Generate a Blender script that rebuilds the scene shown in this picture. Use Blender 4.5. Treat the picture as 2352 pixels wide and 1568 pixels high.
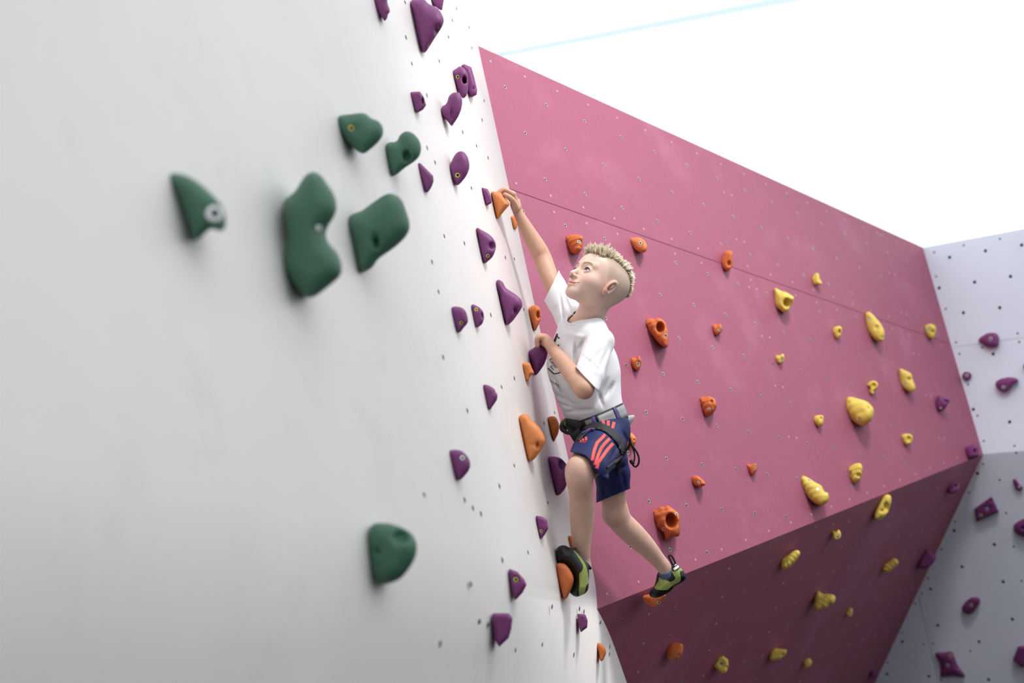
import bpy, math, random
import numpy as np
from mathutils import Vector, Matrix

for o in list(bpy.data.objects):
    bpy.data.objects.remove(o, do_unlink=True)
SC = bpy.context.scene
COL = SC.collection

# ------------------------------------------------------------------ camera
# the photograph is 2352 x 1568; horizon at y = 1450, focal length 3300 px (about 50 mm)
FPX = 3300.0
TH = math.atan2(666.0, FPX)
CT, ST = math.cos(TH), math.sin(TH)
CAMZ = 1.6
CAMP = np.array([0.0, 0.0, CAMZ])
cam_d = bpy.data.cameras.new('camera')
cam_d.sensor_fit = 'HORIZONTAL'
cam_d.sensor_width = 36.0
cam_d.lens = FPX / 2352.0 * 36.0
cam_d.clip_start = 0.05
cam_d.clip_end = 200
cam_d.dof.use_dof = True
cam_d.dof.focus_distance = 4.85
cam_d.dof.aperture_fstop = 2.2
cam = bpy.data.objects.new('camera', cam_d)
COL.objects.link(cam)
cam.location = CAMP
cam.rotation_euler = (math.pi / 2 + TH, 0, 0)
SC.camera = cam

# ------------------------------------------------------------------ light and exposure
W = bpy.data.worlds.new('world')
SC.world = W
W.use_nodes = True
bg = W.node_tree.nodes['Background']
bg.inputs[0].default_value = (0.93, 0.96, 1.0, 1)
bg.inputs[1].default_value = 1.52


def spot_light(name, loc, target, radius, power, color, angle, blend):
    ld = bpy.data.lights.new(name, 'SPOT')
    ld.shadow_soft_size = radius
    ld.energy = power
    ld.color = color
    ld.spot_size = math.radians(angle)
    ld.spot_blend = blend
    lo = bpy.data.objects.new(name, ld)
    lo.location = loc
    lo.rotation_euler = (Vector(target) - Vector(loc)).to_track_quat('-Z', 'Y').to_euler()
    COL.objects.link(lo)
    return lo


# unseen key spot added to match the shadows; its cone falloff imitates a vignette
spot_light('key_spotlight', (1.65, 3.4, 6.1), (0.9, 5.4, 3.3), 0.42, 690.0, (1.0, 0.955, 0.92), 78.0, 1.0)

vs = SC.view_settings
vs.view_transform = 'Standard'
vs.look = 'None'
vs.exposure = 0.0
vs.gamma = 1.0
vs.use_curve_mapping = False


# ------------------------------------------------------------------ pixel geometry
def ray(x, y):
    r0, r1, r2 = (x - 1176.0) / FPX, -(y - 784.0) / FPX, 1.0
    return np.array([r0, CT * r2 - ST * r1, ST * r2 + CT * r1])


def px(x, y, d):
    """point at pixel x, y and at depth d along the optical axis"""
    return CAMP + ray(x, y) * d


def proj(p):
    p = np.asarray(p, float) - CAMP
    X, Y, Z = p[..., 0], p[..., 1], p[..., 2]
    yu = CT * Z - ST * Y
    fw = CT * Y + ST * Z
    return np.stack([1176 + FPX * X / fw, 784 - FPX * yu / fw, fw], -1)


def nrm(v):
    v = np.asarray(v, float)
    return v / np.linalg.norm(v)


CX = np.array([1.0, 0, 0])                 # image right
CY = np.array([0, -ST, CT])                # image up
CZ = -np.array([0, CT, ST])                # towards the camera


# ------------------------------------------------------------------ materials
def lin(h):
    h = h.lstrip('#')
    out = []
    for i in (0, 2, 4):
        c = int(h[i:i + 2], 16) / 255.0
        out.append(c / 12.92 if c <= 0.04045 else ((c + 0.055) / 1.055) ** 2.4)
    return tuple(out) + (1.0,)


MATS = {}


def mat(name, col, rough=0.6, noise=0.06, nscale=60.0, bump=0.0, bscale=200.0, metal=0.0, spec=0.4, sheen=0.0, attr=None, sss=0.0, coat=0.0, detail=4.0):
    if name in MATS:
        return MATS[name]
    m = bpy.data.materials.new(name)
    m.use_nodes = True
    nt = m.node_tree
    b = nt.nodes['Principled BSDF']
    c = lin(col) if isinstance(col, str) else col
    b.inputs['Roughness'].default_value = rough
    b.inputs['Metallic'].default_value = metal
    b.inputs['Specular IOR Level'].default_value = spec
    b.inputs['Sheen Weight'].default_value = sheen
    b.inputs['Coat Weight'].default_value = coat
    if sss:
        b.inputs['Subsurface Weight'].default_value = sss
        b.inputs['Subsurface Radius'].default_value = (0.009, 0.003, 0.0015)
        b.inputs['Subsurface Scale'].default_value = 1.0
    tc = nt.nodes.new('ShaderNodeTexCoord')
    nz = nt.nodes.new('ShaderNodeTexNoise')
    nz.inputs['Scale'].default_value = nscale
    nz.inputs['Detail'].default_value = detail
    nt.links.new(tc.outputs['Object'], nz.inputs['Vector'])
    mr = nt.nodes.new('ShaderNodeMapRange')
    mr.inputs['From Min'].default_value = 0.3
    mr.inputs['From Max'].default_value = 0.7
    mr.inputs['To Min'].default_value = 1.0 - noise
    mr.inputs['To Max'].default_value = 1.0 + noise
    nt.links.new(nz.outputs['Fac'], mr.inputs['Value'])
    mx = nt.nodes.new('ShaderNodeVectorMath')
    mx.operation = 'SCALE'
    if attr:
        at = nt.nodes.new('ShaderNodeAttribute')
        at.attribute_name = attr
        nt.links.new(at.outputs['Color'], mx.inputs[0])
    else:
        mx.inputs[0].default_value = c[:3]
    nt.links.new(mr.outputs['Result'], mx.inputs['Scale'])
    nt.links.new(mx.outputs['Vector'], b.inputs['Base Color'])
    if bump:
        n2 = nt.nodes.new('ShaderNodeTexNoise')
        n2.inputs['Scale'].default_value = bscale
        n2.inputs['Detail'].default_value = 3.0
        nt.links.new(tc.outputs['Object'], n2.inputs['Vector'])
        bp = nt.nodes.new('ShaderNodeBump')
        bp.inputs['Strength'].default_value = bump
        bp.inputs['Distance'].default_value = 0.002
        nt.links.new(n2.outputs['Fac'], bp.inputs['Height'])
        nt.links.new(bp.outputs['Normal'], b.inputs['Normal'])
    MATS[name] = m
    return m


# ------------------------------------------------------------------ objects
def mesh_obj(name, verts, faces, m, parent=None, loc=None, smooth=False, fmat=None):
    """one mesh object; verts in world metres, loc its origin in the world"""
    loc = np.zeros(3) if loc is None else np.asarray(loc, float)
    me = bpy.data.meshes.new(name)
    V = np.asarray(verts, float) - loc
    if isinstance(faces, np.ndarray):
        k = faces.shape[1]
        me.vertices.add(len(V))
        me.vertices.foreach_set('co', V.astype(np.float32).ravel())
        me.loops.add(faces.size)
        me.loops.foreach_set('vertex_index', faces.astype(np.int32).ravel())
        me.polygons.add(len(faces))
        me.polygons.foreach_set('loop_start', np.arange(0, faces.size, k, dtype=np.int32))
        me.update(calc_edges=True)
    else:
        me.from_pydata([tuple(v) for v in V], [], [tuple(f) for f in faces])
    ms = m if isinstance(m, (list, tuple)) else [m]
    for q in ms:
        me.materials.append(q)
    if fmat is not None:
        me.polygons.foreach_set('material_index', np.asarray(fmat, np.int32))
    if smooth:
        me.polygons.foreach_set('use_smooth', np.ones(len(me.polygons), bool))
    me.update()
    return link(name, me, parent, loc)


def link(name, me, parent=None, loc=(0, 0, 0)):
    o = bpy.data.objects.new(name, me)
    COL.objects.link(o)
    o.location = Vector([float(v) for v in loc])
    if parent is not None:
        o.parent = parent
        o.matrix_parent_inverse = Matrix.Translation(parent.location).inverted()
    return o


def tag(o, label=None, cat=None, group=None, kind=None):
    if label:
        o['label'] = label
    if cat:
        o['category'] = cat
    if group:
        o['group'] = group
    if kind:
        o['kind'] = kind
    return o


# ------------------------------------------------------------------ implicit surfaces
def smin(a, b, k):
    if k <= 0:
        return np.minimum(a, b)
    h = np.maximum(k - np.abs(a - b), 0.0) / k
    return np.minimum(a, b) - h * h * k * 0.25


def smax(a, b, k):
    return -smin(-a, -b, k)


def poly_sdf(P, poly):
    """signed distance of points P (N,2) to a polygon, negative inside"""
    d = np.full(len(P), 1e18)
    ins = np.zeros(len(P), bool)
    n = len(poly)
    for i in range(n):
        a, b = poly[i], poly[i - 1]
        e = b - a
        w = P - a
        t = np.clip((w @ e) / max(e @ e, 1e-12), 0, 1)
        q = w - t[:, None] * e
        d = np.minimum(d, (q * q).sum(1))
        c1 = P[:, 1] >= a[1]
        c2 = P[:, 1] < b[1]
        c3 = e[0] * w[:, 1] > e[1] * w[:, 0]
        ins ^= (c1 & c2 & c3) | (~c1 & ~c2 & ~c3)
    d = np.sqrt(d)
    return np.where(ins, -d, d)


def nets_grid(D, base, key0, step):
    """surface nets over one grid of samples; returns keyed cells, points and edge records"""
    n0, n1, n2 = D.shape
    S = D < 0
    c = S[:-1, :-1, :-1].astype(np.int8)
    for a in (0, 1):
        for b in (0, 1):
            for q in (0, 1):
                if a + b + q:
                    c = c + S[a:n0 - 1 + a, b:n1 - 1 + b, q:n2 - 1 + q]
    I = np.argwhere((c > 0) & (c < 8))
    if len(I) == 0:
        return None
    acc = np.zeros((len(I), 3))
    cnt = np.zeros(len(I))
    corners = [(a, b, q) for a in (0, 1) for b in (0, 1) for q in (0, 1)]
    vals = {k: D[I[:, 0] + k[0], I[:, 1] + k[1], I[:, 2] + k[2]] for k in corners}
    for ax in range(3):
        for k in corners:
            if k[ax] == 0:
                k2 = list(k)
                k2[ax] = 1
                v0, v1 = vals[k], vals[tuple(k2)]
                m = (v0 < 0) != (v1 < 0)
                t = np.where(m, v0 / np.where(m, v0 - v1, 1), 0)
                pt = np.tile(np.array(k, float), (len(I), 1))
                pt[:, ax] += t
                acc += pt * m[:, None]
                cnt += m
    pts = base + (I + acc / cnt[:, None]) * step
    E = []
    for ax in range(3):
        sl0 = [slice(0, n0 - 1), slice(0, n1 - 1), slice(0, n2 - 1)]
        sl1 = list(sl0)
        sl1[ax] = slice(1, D.shape[ax])
        A, B = S[tuple(sl0)], S[tuple(sl1)]
        J = np.argwhere(A != B)
        E.append((J + key0, A[tuple(J.T)] if len(J) else np.zeros(0, bool)))
    return I + key0, pts, E


def nets_join(parts):
    """stitch the keyed pieces of nets_grid into verts, quads"""
    K = np.concatenate([p[0] for p in parts])
    V = np.concatenate([p[1] for p in parts])
    OFF = 4096

    def key(a):
        a = a.astype(np.int64) + 8
        return (a[:, 0] * OFF + a[:, 1]) * OFF + a[:, 2]
    kk = key(K)
    order = np.argsort(kk)
    kk, V = kk[order], V[order]
    quads = []
    for ax in range(3):
        J = np.concatenate([p[2][ax][0] for p in parts])
        s = np.concatenate([p[2][ax][1] for p in parts])
        if len(J) == 0:
            continue
        b, c = (ax + 1) % 3, (ax + 2) % 3
        q = []
        for (db, dc) in ((-1, -1), (0, -1), (0, 0), (-1, 0)):
            L = J.copy()
            L[:, b] += db
            L[:, c] += dc
            k = key(L)
            i = np.clip(np.searchsorted(kk, k), 0, len(kk) - 1)
            q.append(np.where(kk[i] == k, i, -1))
        q = np.stack(q, 1)
        good = (q >= 0).all(1)
        q, s = q[good], s[good]
        q[~s] = q[~s][:, ::-1]
        quads.append(q)
    return V, np.concatenate(quads)


def nets(fn, lo, hi, step):
    """whole-box surface nets of fn(points (N,3)) -> distance"""
    lo, hi = np.asarray(lo, float), np.asarray(hi, float)
    n = np.maximum(np.ceil((hi - lo) / step).astype(int) + 2, 4)
    g = [lo[i] - step * 0.5 + np.arange(n[i]) * step for i in range(3)]
    G = np.stack(np.meshgrid(*g, indexing='ij'), -1)
    D = fn(G.reshape(-1, 3)).reshape(n)
    D[0], D[-1] = 1, 1
    D[:, 0], D[:, -1] = 1, 1
    D[:, :, 0], D[:, :, -1] = 1, 1
    r = nets_grid(D, np.array([x[0] for x in g]), np.zeros(3, int), step)
    return nets_join([r])


class Blend:
    """ordered list of soft-blended primitives evaluated in sparse blocks"""

    def __init__(self):
        self.pr = []

    def add(self, fn, lo, hi, k=0.01, op='u'):
        self.pr.append((fn, np.asarray(lo, float) - k - 0.02, np.asarray(hi, float) + k + 0.02, k, op))

    def cap(self, a, b, ra, rb, k=0.012, op='u'):
        """tapered capsule"""
        a, b = np.asarray(a, float), np.asarray(b, float)
        ba = b - a
        l2 = max(ba @ ba, 1e-12)

        def fn(P):
            t = np.clip(((P - a) @ ba) / l2, 0, 1)
            q = P - a - t[:, None] * ba
            return np.sqrt((q * q).sum(1)) - (ra + (rb - ra) * t)
        m = max(ra, rb)
        self.add(fn, np.minimum(a, b) - m, np.maximum(a, b) + m, k, op)

    def ell(self, c, ax, r, k=0.012, op='u'):
        """ellipsoid with axes ax (3 unit rows) and radii r"""
        c = np.asarray(c, float)
        A = np.asarray(ax, float)
        r = np.asarray(r, float)
        rm = r.min()

        def fn(P):
            q = (P - c) @ A.T
            k0 = np.sqrt(((q / r) ** 2).sum(1))
            k1 = np.sqrt(((q / (r * r)) ** 2).sum(1))
            return np.where(k0 < 1e-6, -rm, k0 * (k0 - 1) / np.maximum(k1, 1e-9))
        m = r.max()
        self.add(fn, c - m, c + m, k, op)

    def mesh(self, step, lo=None, hi=None, B=20, extra=None):
        U = [p for p in self.pr if p[4] == 'u']
        l = np.min([p[1] for p in U], 0) if lo is None else np.asarray(lo, float)
        h = np.max([p[2] for p in U], 0) if hi is None else np.asarray(hi, float)
        nb = np.ceil((h - l) / (B * step)).astype(int)
        parts = []
        idx = np.stack(np.meshgrid(*[np.arange(B + 1)] * 3, indexing='ij'), -1).reshape(-1, 3)
        for i in range(nb[0]):
            for j in range(nb[1]):
                for k in range(nb[2]):
                    k0 = np.array([i, j, k]) * B
                    b0 = l + k0 * step
                    b1 = b0 + B * step
                    act = [p for p in self.pr if (p[1] <= b1).all() and (p[2] >= b0).all()]
                    if not any(p[4] == 'u' for p in act):
                        continue
                    def value(P):
                        D = np.full(len(P), 1.0)
                        for fn, _, _, kk, op in act:
                            d = fn(P)
                            if op == 'u':
                                D = smin(D, d, kk)
                            elif op == 's':
                                D = smax(D, -d, kk)
                            else:
                                D = smax(D, d, kk)
                        return D
                    if abs(value(((b0 + b1) / 2)[None])[0]) > B * step * 0.87 * 1.5 + 0.012:
                        continue                             # nothing of the surface near this block
                    P = b0 + idx * step
                    D = value(P)
                    if extra is not None:
                        D = D + extra(P)
                    if D.min() >= 0 or D.max() < 0:
                        continue
                    r = nets_grid(D.reshape(B + 1, B + 1, B + 1), b0, k0, step)
                    if r is not None:
                        parts.append(r)
        return nets_join(parts)


# lettering outlines, made while the scene is still empty
def letter_mesh(txt):
    cu = bpy.data.curves.new('lettering', 'FONT')
    cu.body = txt
    cu.size = 1.0
    ob = bpy.data.objects.new('lettering', cu)
    COL.objects.link(ob)
    me = bpy.data.meshes.new_from_object(ob.evaluated_get(bpy.context.evaluated_depsgraph_get()))
    out = ([tuple(v.co) for v in me.vertices], [tuple(p.vertices) for p in me.polygons])
    bpy.data.objects.remove(ob)
    bpy.data.meshes.remove(me)
    return out


LETTERS = {t: letter_mesh(t) for t in ('Kletter', 'Box', 'auch.com', 'adidas')}
# ------------------------------------------------------------------ the climbing walls
D0 = 5.2
C0 = px(1239, 750, D0)                                   # a point of the corner between white and pink wall
hP = nrm(ray(4030, 1450))                                # horizontal of the pink wall
vP = nrm(ray(-750, -9056)); vP = vP * np.sign(vP[2])
vP = nrm(vP - hP * (vP @ hP))
nP = np.cross(hP, vP); nP = nP * np.sign(-(nP @ (C0 - CAMP)))


def hit(x, y, p0, n):
    r = ray(x, y)
    return CAMP + r * (((p0 - CAMP) @ n) / (r @ n))


A_top = hit(1098, 105, C0, nP)
A_bot = hit(1380, 1395, C0, nP)
cdir = nrm(A_top - A_bot)
hL = np.array([math.sin(math.radians(13.5)), math.cos(math.radians(13.5)), 0])
nL = nrm(np.cross(cdir, hL)); nL = nL * np.sign(nL[0])
vL = nrm(np.cross(nL, hL)); vL = vL * np.sign(vL[2])
K_top = hit(2120, 568, C0, nP)
K_fold = hit(2258, 1043, C0, nP)
hR = -nrm(ray(-2747, 1450))                              # towards image right
nR = nrm(np.cross(K_fold - K_top, hR)); nR = nR * np.sign(-(nR @ (K_fold - CAMP)))
vR = nrm(np.cross(nR, hR)); vR = vR * np.sign(vR[2])
nS = nrm(np.array([nR[0], nR[1], -0.48]))                # right wall tipped forward below the fold to make it darker
vS = nrm(np.cross(nS, hR)); vS = vS * np.sign(vS[2])
E_low = hit(2010, 1568, K_fold, nS)
nQ = nrm(np.cross(E_low - A_bot, K_fold - A_bot)); nQ = nQ * np.sign(-(nQ @ (A_bot - CAMP)))
hQ = nrm(np.array([-nQ[1], nQ[0], 0])); hQ = hQ * np.sign(hQ[0])
vQ = nrm(np.cross(nQ, hQ)); vQ = vQ * np.sign(vQ[2])
B_low = hit(1440, 1568, A_bot, nQ)
nM = nrm(np.cross(B_low - A_bot, hL)); nM = nM * np.sign(nM[0])
vM = nrm(np.cross(nM, hL)); vM = vM * np.sign(vM[2])
apex = np.linalg.solve(np.stack([nM, nQ, nS]), np.array([nM @ A_bot, nQ @ A_bot, nS @ K_fold]))

WALL = {'L': (A_bot, hL, vL, nL), 'M': (A_bot, hL, vM, nM), 'P': (C0, hP, vP, nP), 'Q': (A_bot, hQ, vQ, nQ), 'R': (K_fold, hR, vR, nR), 'S': (K_fold, hR, vS, nS)}


def uv(w, p):
    o, h, v, n = WALL[w]
    d = np.asarray(p) - o
    return np.array([d @ h, d @ v])


def at_uv(w, u, v, off=0.0):
    o, h, v_, n = WALL[w]
    return o + u * h + v * v_ + off * n


def wall_px(w, x, y, off=0.0):
    o, h, v, n = WALL[w]
    return hit(x, y, o + off * n, n)


def clip_poly(P, a, b, gap=0.0):
    """keep the part of 2-D polygon P left of the line a->b, moved inwards by gap"""
    a, b = np.asarray(a, float), np.asarray(b, float)
    e = nrm(b - a)
    nn = np.array([-e[1], e[0]])
    out = []
    d = [(p - a) @ nn - gap for p in P]
    for i in range(len(P)):
        j = (i + 1) % len(P)
        if d[i] >= 0:
            out.append(P[i])
        if (d[i] >= 0) != (d[j] >= 0):
            out.append(P[i] + (P[j] - P[i]) * d[i] / (d[i] - d[j]))
    return out


def slab(name, w, P, m, front=0.0, thick=0.018, bev=0.0015, parent=None, kind=None):
    """flat board on wall w: polygon P in wall coordinates, front face at offset front, small chamfer"""
    o, h, v, n = WALL[w]
    P = [np.asarray(p, float) for p in P]
    ar = sum(P[i][0] * P[(i + 1) % len(P)][1] - P[(i + 1) % len(P)][0] * P[i][1] for i in range(len(P)))
    if (ar > 0) != (np.cross(h, v) @ n > 0):
        P = P[::-1]
    c = np.mean(P, 0)
    N = len(P)
    ins = []
    for i in range(N):
        a, b, d = P[i - 1], P[i], P[(i + 1) % N]
        e1, e2 = nrm(b - a), nrm(d - b)
        ins.append(b + (e2 - e1) / max(abs(e1[0] * e2[1] - e1[1] * e2[0]), 0.3) * bev)
    V = [at_uv(w, *p, front) for p in ins] + [at_uv(w, *p, front - bev) for p in P] + [at_uv(w, *p, front - thick) for p in P]
    F = [list(range(N)), [2 * N + i for i in range(N)][::-1]]
    for i in range(N):
        j = (i + 1) % N
        F.append([i, i + N, j + N, j])
        F.append([i + N, i + 2 * N, j + 2 * N, j + N])
    F = [f[::-1] if False else f for f in F]
    org = at_uv(w, *c, front)
    ob = mesh_obj(name, V, F, m, parent, org)
    if kind:
        tag(ob, kind=kind)
    return ob


M_white = mat('wall_white', '#eeebe8', rough=0.55, noise=0.02, nscale=3.0, bump=0.05, bscale=400, spec=0.3)
M_pink = mat('wall_pink', '#9d586f', rough=0.62, noise=0.05, nscale=90.0, bump=0.12, bscale=900, spec=0.3)
M_blue = mat('wall_pale_blue', '#e6eefb', rough=0.6, noise=0.02, nscale=4.0, bump=0.05, bscale=400, spec=0.3)
M_ply = mat('plywood_edge', '#c9b79a', rough=0.8, noise=0.1, nscale=30)
M_metal = mat('zinc_metal', '#c2bfc0', rough=0.32, noise=0.08, nscale=200, metal=0.75)
M_dark = mat('dark_hole', '#17161a', rough=0.9, noise=0.1)

# chalk smears on the pink boards
def add_chalk(m, scale, lo, hi, col, amount):
    nt = m.node_tree
    b = nt.nodes['Principled BSDF']
    src = b.inputs['Base Color'].links[0].from_socket
    tc = [n for n in nt.nodes if n.type == 'TEX_COORD'][0]
    nz = nt.nodes.new('ShaderNodeTexNoise')
    nz.inputs['Scale'].default_value = scale
    nz.inputs['Detail'].default_value = 6
    nz.inputs['Roughness'].default_value = 0.65
    nt.links.new(tc.outputs['Object'], nz.inputs['Vector'])
    mr = nt.nodes.new('ShaderNodeMapRange')
    mr.inputs['From Min'].default_value = lo
    mr.inputs['From Max'].default_value = hi
    mr.inputs['To Max'].default_value = amount
    nt.links.new(nz.outputs['Fac'], mr.inputs['Value'])
    mix = nt.nodes.new('ShaderNodeMix')
    mix.data_type = 'RGBA'
    nt.links.new(mr.outputs['Result'], mix.inputs[0])
    nt.links.new(src, mix.inputs[6])
    mix.inputs[7].default_value = lin(col)
    nt.links.new(mix.outputs[2], b.inputs['Base Color'])


add_chalk(M_pink, 2.2, 0.52, 0.8, '#c98aa4', 0.35)
add_chalk(M_white, 5.0, 0.56, 0.85, '#b9b6b4', 0.25)

BIG = 30.0
# --- white wall on the left: one tall board field whose right edge is the corner with the pink wall
a_t, a_b = uv('L', A_top), uv('L', A_bot)
t_out = uv('L', wall_px('L', 1057, 0))
dirt = nrm(t_out - a_t)
top_out = a_t + dirt * 1.5
floor_v = -(A_bot[2]) / vM[2]
b_l = uv('M', apex)
RND = 0.13                                               # the wall bends softly from leaning to upright
rows = []
def edge_L(v):
    return a_t[0] + (top_out - a_t)[0] * (v - a_t[1]) / (top_out - a_t)[1] if v > a_t[1] else a_b[0] + (a_t - a_b)[0] * (v - a_b[1]) / (a_t - a_b)[1]
def edge_M(v):
    return b_l[0] * max(min(v / b_l[1], 1.0), 0.0)
for v in list(np.linspace(top_out[1], a_t[1], 4)) + list(np.linspace(a_t[1], RND, 9))[1:]:
    rows.append((A_bot + vL * v, edge_L(v)))
for t in np.linspace(0, 1, 10)[1:-1]:                     # quadratic bend
    p = A_bot + vL * RND * (1 - t) ** 2 - vM * RND * t * t
    z = (p - A_bot)[2]
    rows.append((p, edge_L(z / vL[2]) if z > 0 else edge_M(z / vM[2])))
for v in list(np.linspace(-RND, b_l[1], 8)) + [floor_v]:
    rows.append((A_bot + vM * v, edge_M(v)))
V, F = [], []
for (p, ue) in rows:
    for u in (-6.2, -3.0, -1.2, ue + 0.002):
        V.append(p + hL * u)
for r in range(len(rows) - 1):
    for c in range(3):
        F.append((r * 4 + c, r * 4 + 4 + c, r * 4 + 5 + c, r * 4 + 1 + c))
NF = len(V)
V += [q - nL * 0.03 for q in V]
F += [tuple(i + NF for i in f[::-1]) for f in F]
nr = len(rows)
for r in range(nr - 1):
    for c, fl_ in ((0, False), (3, True)):
        f = (r * 4 + c, r * 4 + c + NF, r * 4 + 4 + c + NF, r * 4 + 4 + c)
        F.append(f[::-1] if fl_ else f)
for r, fl_ in ((0, True), (nr - 1, False)):
    for c in range(3):
        f = (r * 4 + c, r * 4 + c + NF, r * 4 + c + 1 + NF, r * 4 + c + 1)
        F.append(f[::-1] if fl_ else f)
wall_left = mesh_obj('wall_left', V, F, M_white, None, A_bot)
for i, pg in enumerate(wall_left.data.polygons):
    pg.use_smooth = i < (nr - 1) * 3
tag(wall_left, 'tall white painted climbing wall face beside the pink wall', kind='structure')
wall_ll = wall_left

# --- pink wall: backing and separate boards with open joints
seam_a, seam_b = uv('P', wall_px('P', 1165, 432)), uv('P', wall_px('P', 2190, 792))
pa_t, pa_b, pk_t, pk_f = [uv('P', q) for q in (A_top, A_bot, K_top, K_fold)]
EX = np.array([-0.03, 0])
QP = [pa_b - nrm(pk_f - pa_b) * 0.03, pk_f, pk_t, pa_t + EX * 0.2]
ext = 0.012
wall_back = slab('wall_back', 'P', [pa_b, pk_f, pk_t - np.array([0, 0.004]), pa_t - np.array([0, 0.004])], M_ply, -0.004, 0.02, 0.0)
tag(wall_back, 'deep pink painted board wall leaning back, running away to the right', kind='structure')
v1a, v1b = uv('P', wall_px('P', 1654, 379)), uv('P', wall_px('P', 1737, 691))
v2a, v2b = uv('P', wall_px('P', 2029.5, 564)), uv('P', wall_px('P', 2086, 752))
v1b = v1a + (v1b - v1a) * 6
v2b = v2a + (v2b - v2a) * 6
v1a = v1a - (v1b - v1a); v2a = v2a - (v2b - v2a)
G = 0.0011
for upper in (True, False):
    P0 = clip_poly(QP, seam_a, seam_b, G) if upper else clip_poly(QP, seam_b, seam_a, G)
    Pa = clip_poly(P0, v1b, v1a, 0.0004) 
    Pb = clip_poly(clip_poly(P0, v1a, v1b, 0.0004), v2b, v2a, 0.0004)
    Pc = clip_poly(P0, v2a, v2b, 0.0004)
    for q in (Pa, Pb, Pc):
        if len(q) > 2:
            slab('pink_panel', 'P', q, M_pink, 0.0, 0.0038, 0.0007, wall_back)
QQ = [uv('Q', A_bot) - nrm(uv('Q', K_fold) - uv('Q', A_bot)) * 0.03, uv('Q', K_fold), uv('Q', apex), uv('Q', apex) + EX]
wall_lower = slab('wall_back_lower', 'Q', QQ, M_pink, 0.0, 0.02, 0.0)
tag(wall_lower, 'lower pink wall facet below the fold, narrowing towards the floor', kind='structure')

# --- pale blue-white wall on the right: three boards above and below the fold
rk_t = uv('R', K_top)
r_end = 3.2
s_a = uv('R', wall_px('R', 2190, 797)); s_b = uv('R', wall_px('R', 2352, 775))
tp = uv('R', wall_px('R', 2352, 525))
tdir = nrm(tp - rk_t)
RR = [np.array([0.0, 0.0]), np.array([r_end, 0.0]), rk_t + tdir * (r_end / tdir[0]), rk_t]
wall_right = slab('wall_right', 'R', RR, M_ply, -0.018, 0.02, 0.0)
tag(wall_right, 'pale blue-white board wall meeting the pink wall', kind='structure')
slab('pale_panel', 'R', clip_poly(RR, s_a, s_b, 0.0008), M_blue, 0.0, 0.018, 0.0006, wall_right)
slab('pale_panel', 'R', clip_poly(RR, s_b, s_a, 0.0008), M_blue, 0.0, 0.018, 0.0006, wall_right)
ap_s = uv('S', apex)
fl_s = -(K_fold[2]) / vS[2]
ee = nrm(ap_s)
bot_u = ap_s[0]
SS = [np.array([0.0, -0.0012]), ap_s, np.array([ap_s[0], fl_s]), np.array([r_end, fl_s]), np.array([r_end, -0.0012])]
wall_rl = slab('wall_right_lower', 'S', SS, M_ply, -0.018, 0.02, 0.0)
tag(wall_rl, 'pale grey-blue board wall below the fold, in the shade', kind='structure')
g_a, g_b = uv('S', wall_px('S', 2108, 1362)), uv('S', wall_px('S', 2155, 1568))
g_b = g_a + (g_b - g_a) * 12
g_c = g_a - (g_b - g_a)
for q in (clip_poly(SS, g_b, g_c, 0.003), clip_poly(SS, g_c, g_b, 0.003)):
    if len(q) > 2:
        slab('pale_panel', 'S', q, M_blue, 0.0, 0.018, 0.0006, wall_rl)

# --- threaded inserts and screws set into the boards
def insert_mesh(name, r_out, r_in, proud, depth, m_ring, m_hole, seg=12):
    V, F, fm = [], [], []
    prof = [(r_out, -0.001), (r_out, proud), (r_in, proud), (r_in * 0.92, proud - depth)]
    for (r, z) in prof:
        for i in range(seg):
            a = 2 * math.pi * i / seg
            V.append((r * math.cos(a), r * math.sin(a), z))
    for k in range(3):
        for i in range(seg):
            j = (i + 1) % seg
            F.append((k * seg + i, k * seg + j, (k + 1) * seg + j, (k + 1) * seg + i))
            fm.append(1 if k == 2 else 0)
    F.append(tuple(range(3 * seg, 4 * seg)))
    fm.append(1)
    me = bpy.data.meshes.new(name)
    me.from_pydata(V, [], F)
    me.materials.append(m_ring)
    me.materials.append(m_hole)
    me.polygons.foreach_set('material_index', fm)
    me.update()
    return me


ME_nut = insert_mesh('threaded_insert', 0.0078, 0.0050, 0.0014, 0.0011, M_metal, M_dark)
ME_screw = insert_mesh('board_screw', 0.0046, 0.0022, 0.0012, 0.0009, mat('pale_screw', '#dcb9c6', rough=0.4, noise=0.05), mat('screw_socket', '#8d5a6b', rough=0.7))
ME_hole = insert_mesh('bolt_hole', 0.0095, 0.0085, 0.0008, 0.0006, M_dark, M_dark)
ME_pin = insert_mesh('small_hole', 0.0060, 0.0050, 0.0008, 0.0006, mat('grey_pin', '#6f6b70', rough=0.8), M_dark)


def put(me, w, p, parent):
    o, h, v, n = WALL[w]
    ob = bpy.data.objects.new(me.name, me)
    COL.objects.link(ob)
    R = Matrix((Vector(h), Vector(np.cross(n, h)), Vector(n))).transposed()
    ob.matrix_world = Matrix.Translation(Vector(p)) @ R.to_4x4()
    ob.parent = parent
    ob.matrix_parent_inverse = Matrix.Translation(parent.location).inverted()


KEEP = []           # pixel boxes of the holds, filled below; inserts under a hold are left out


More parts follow.
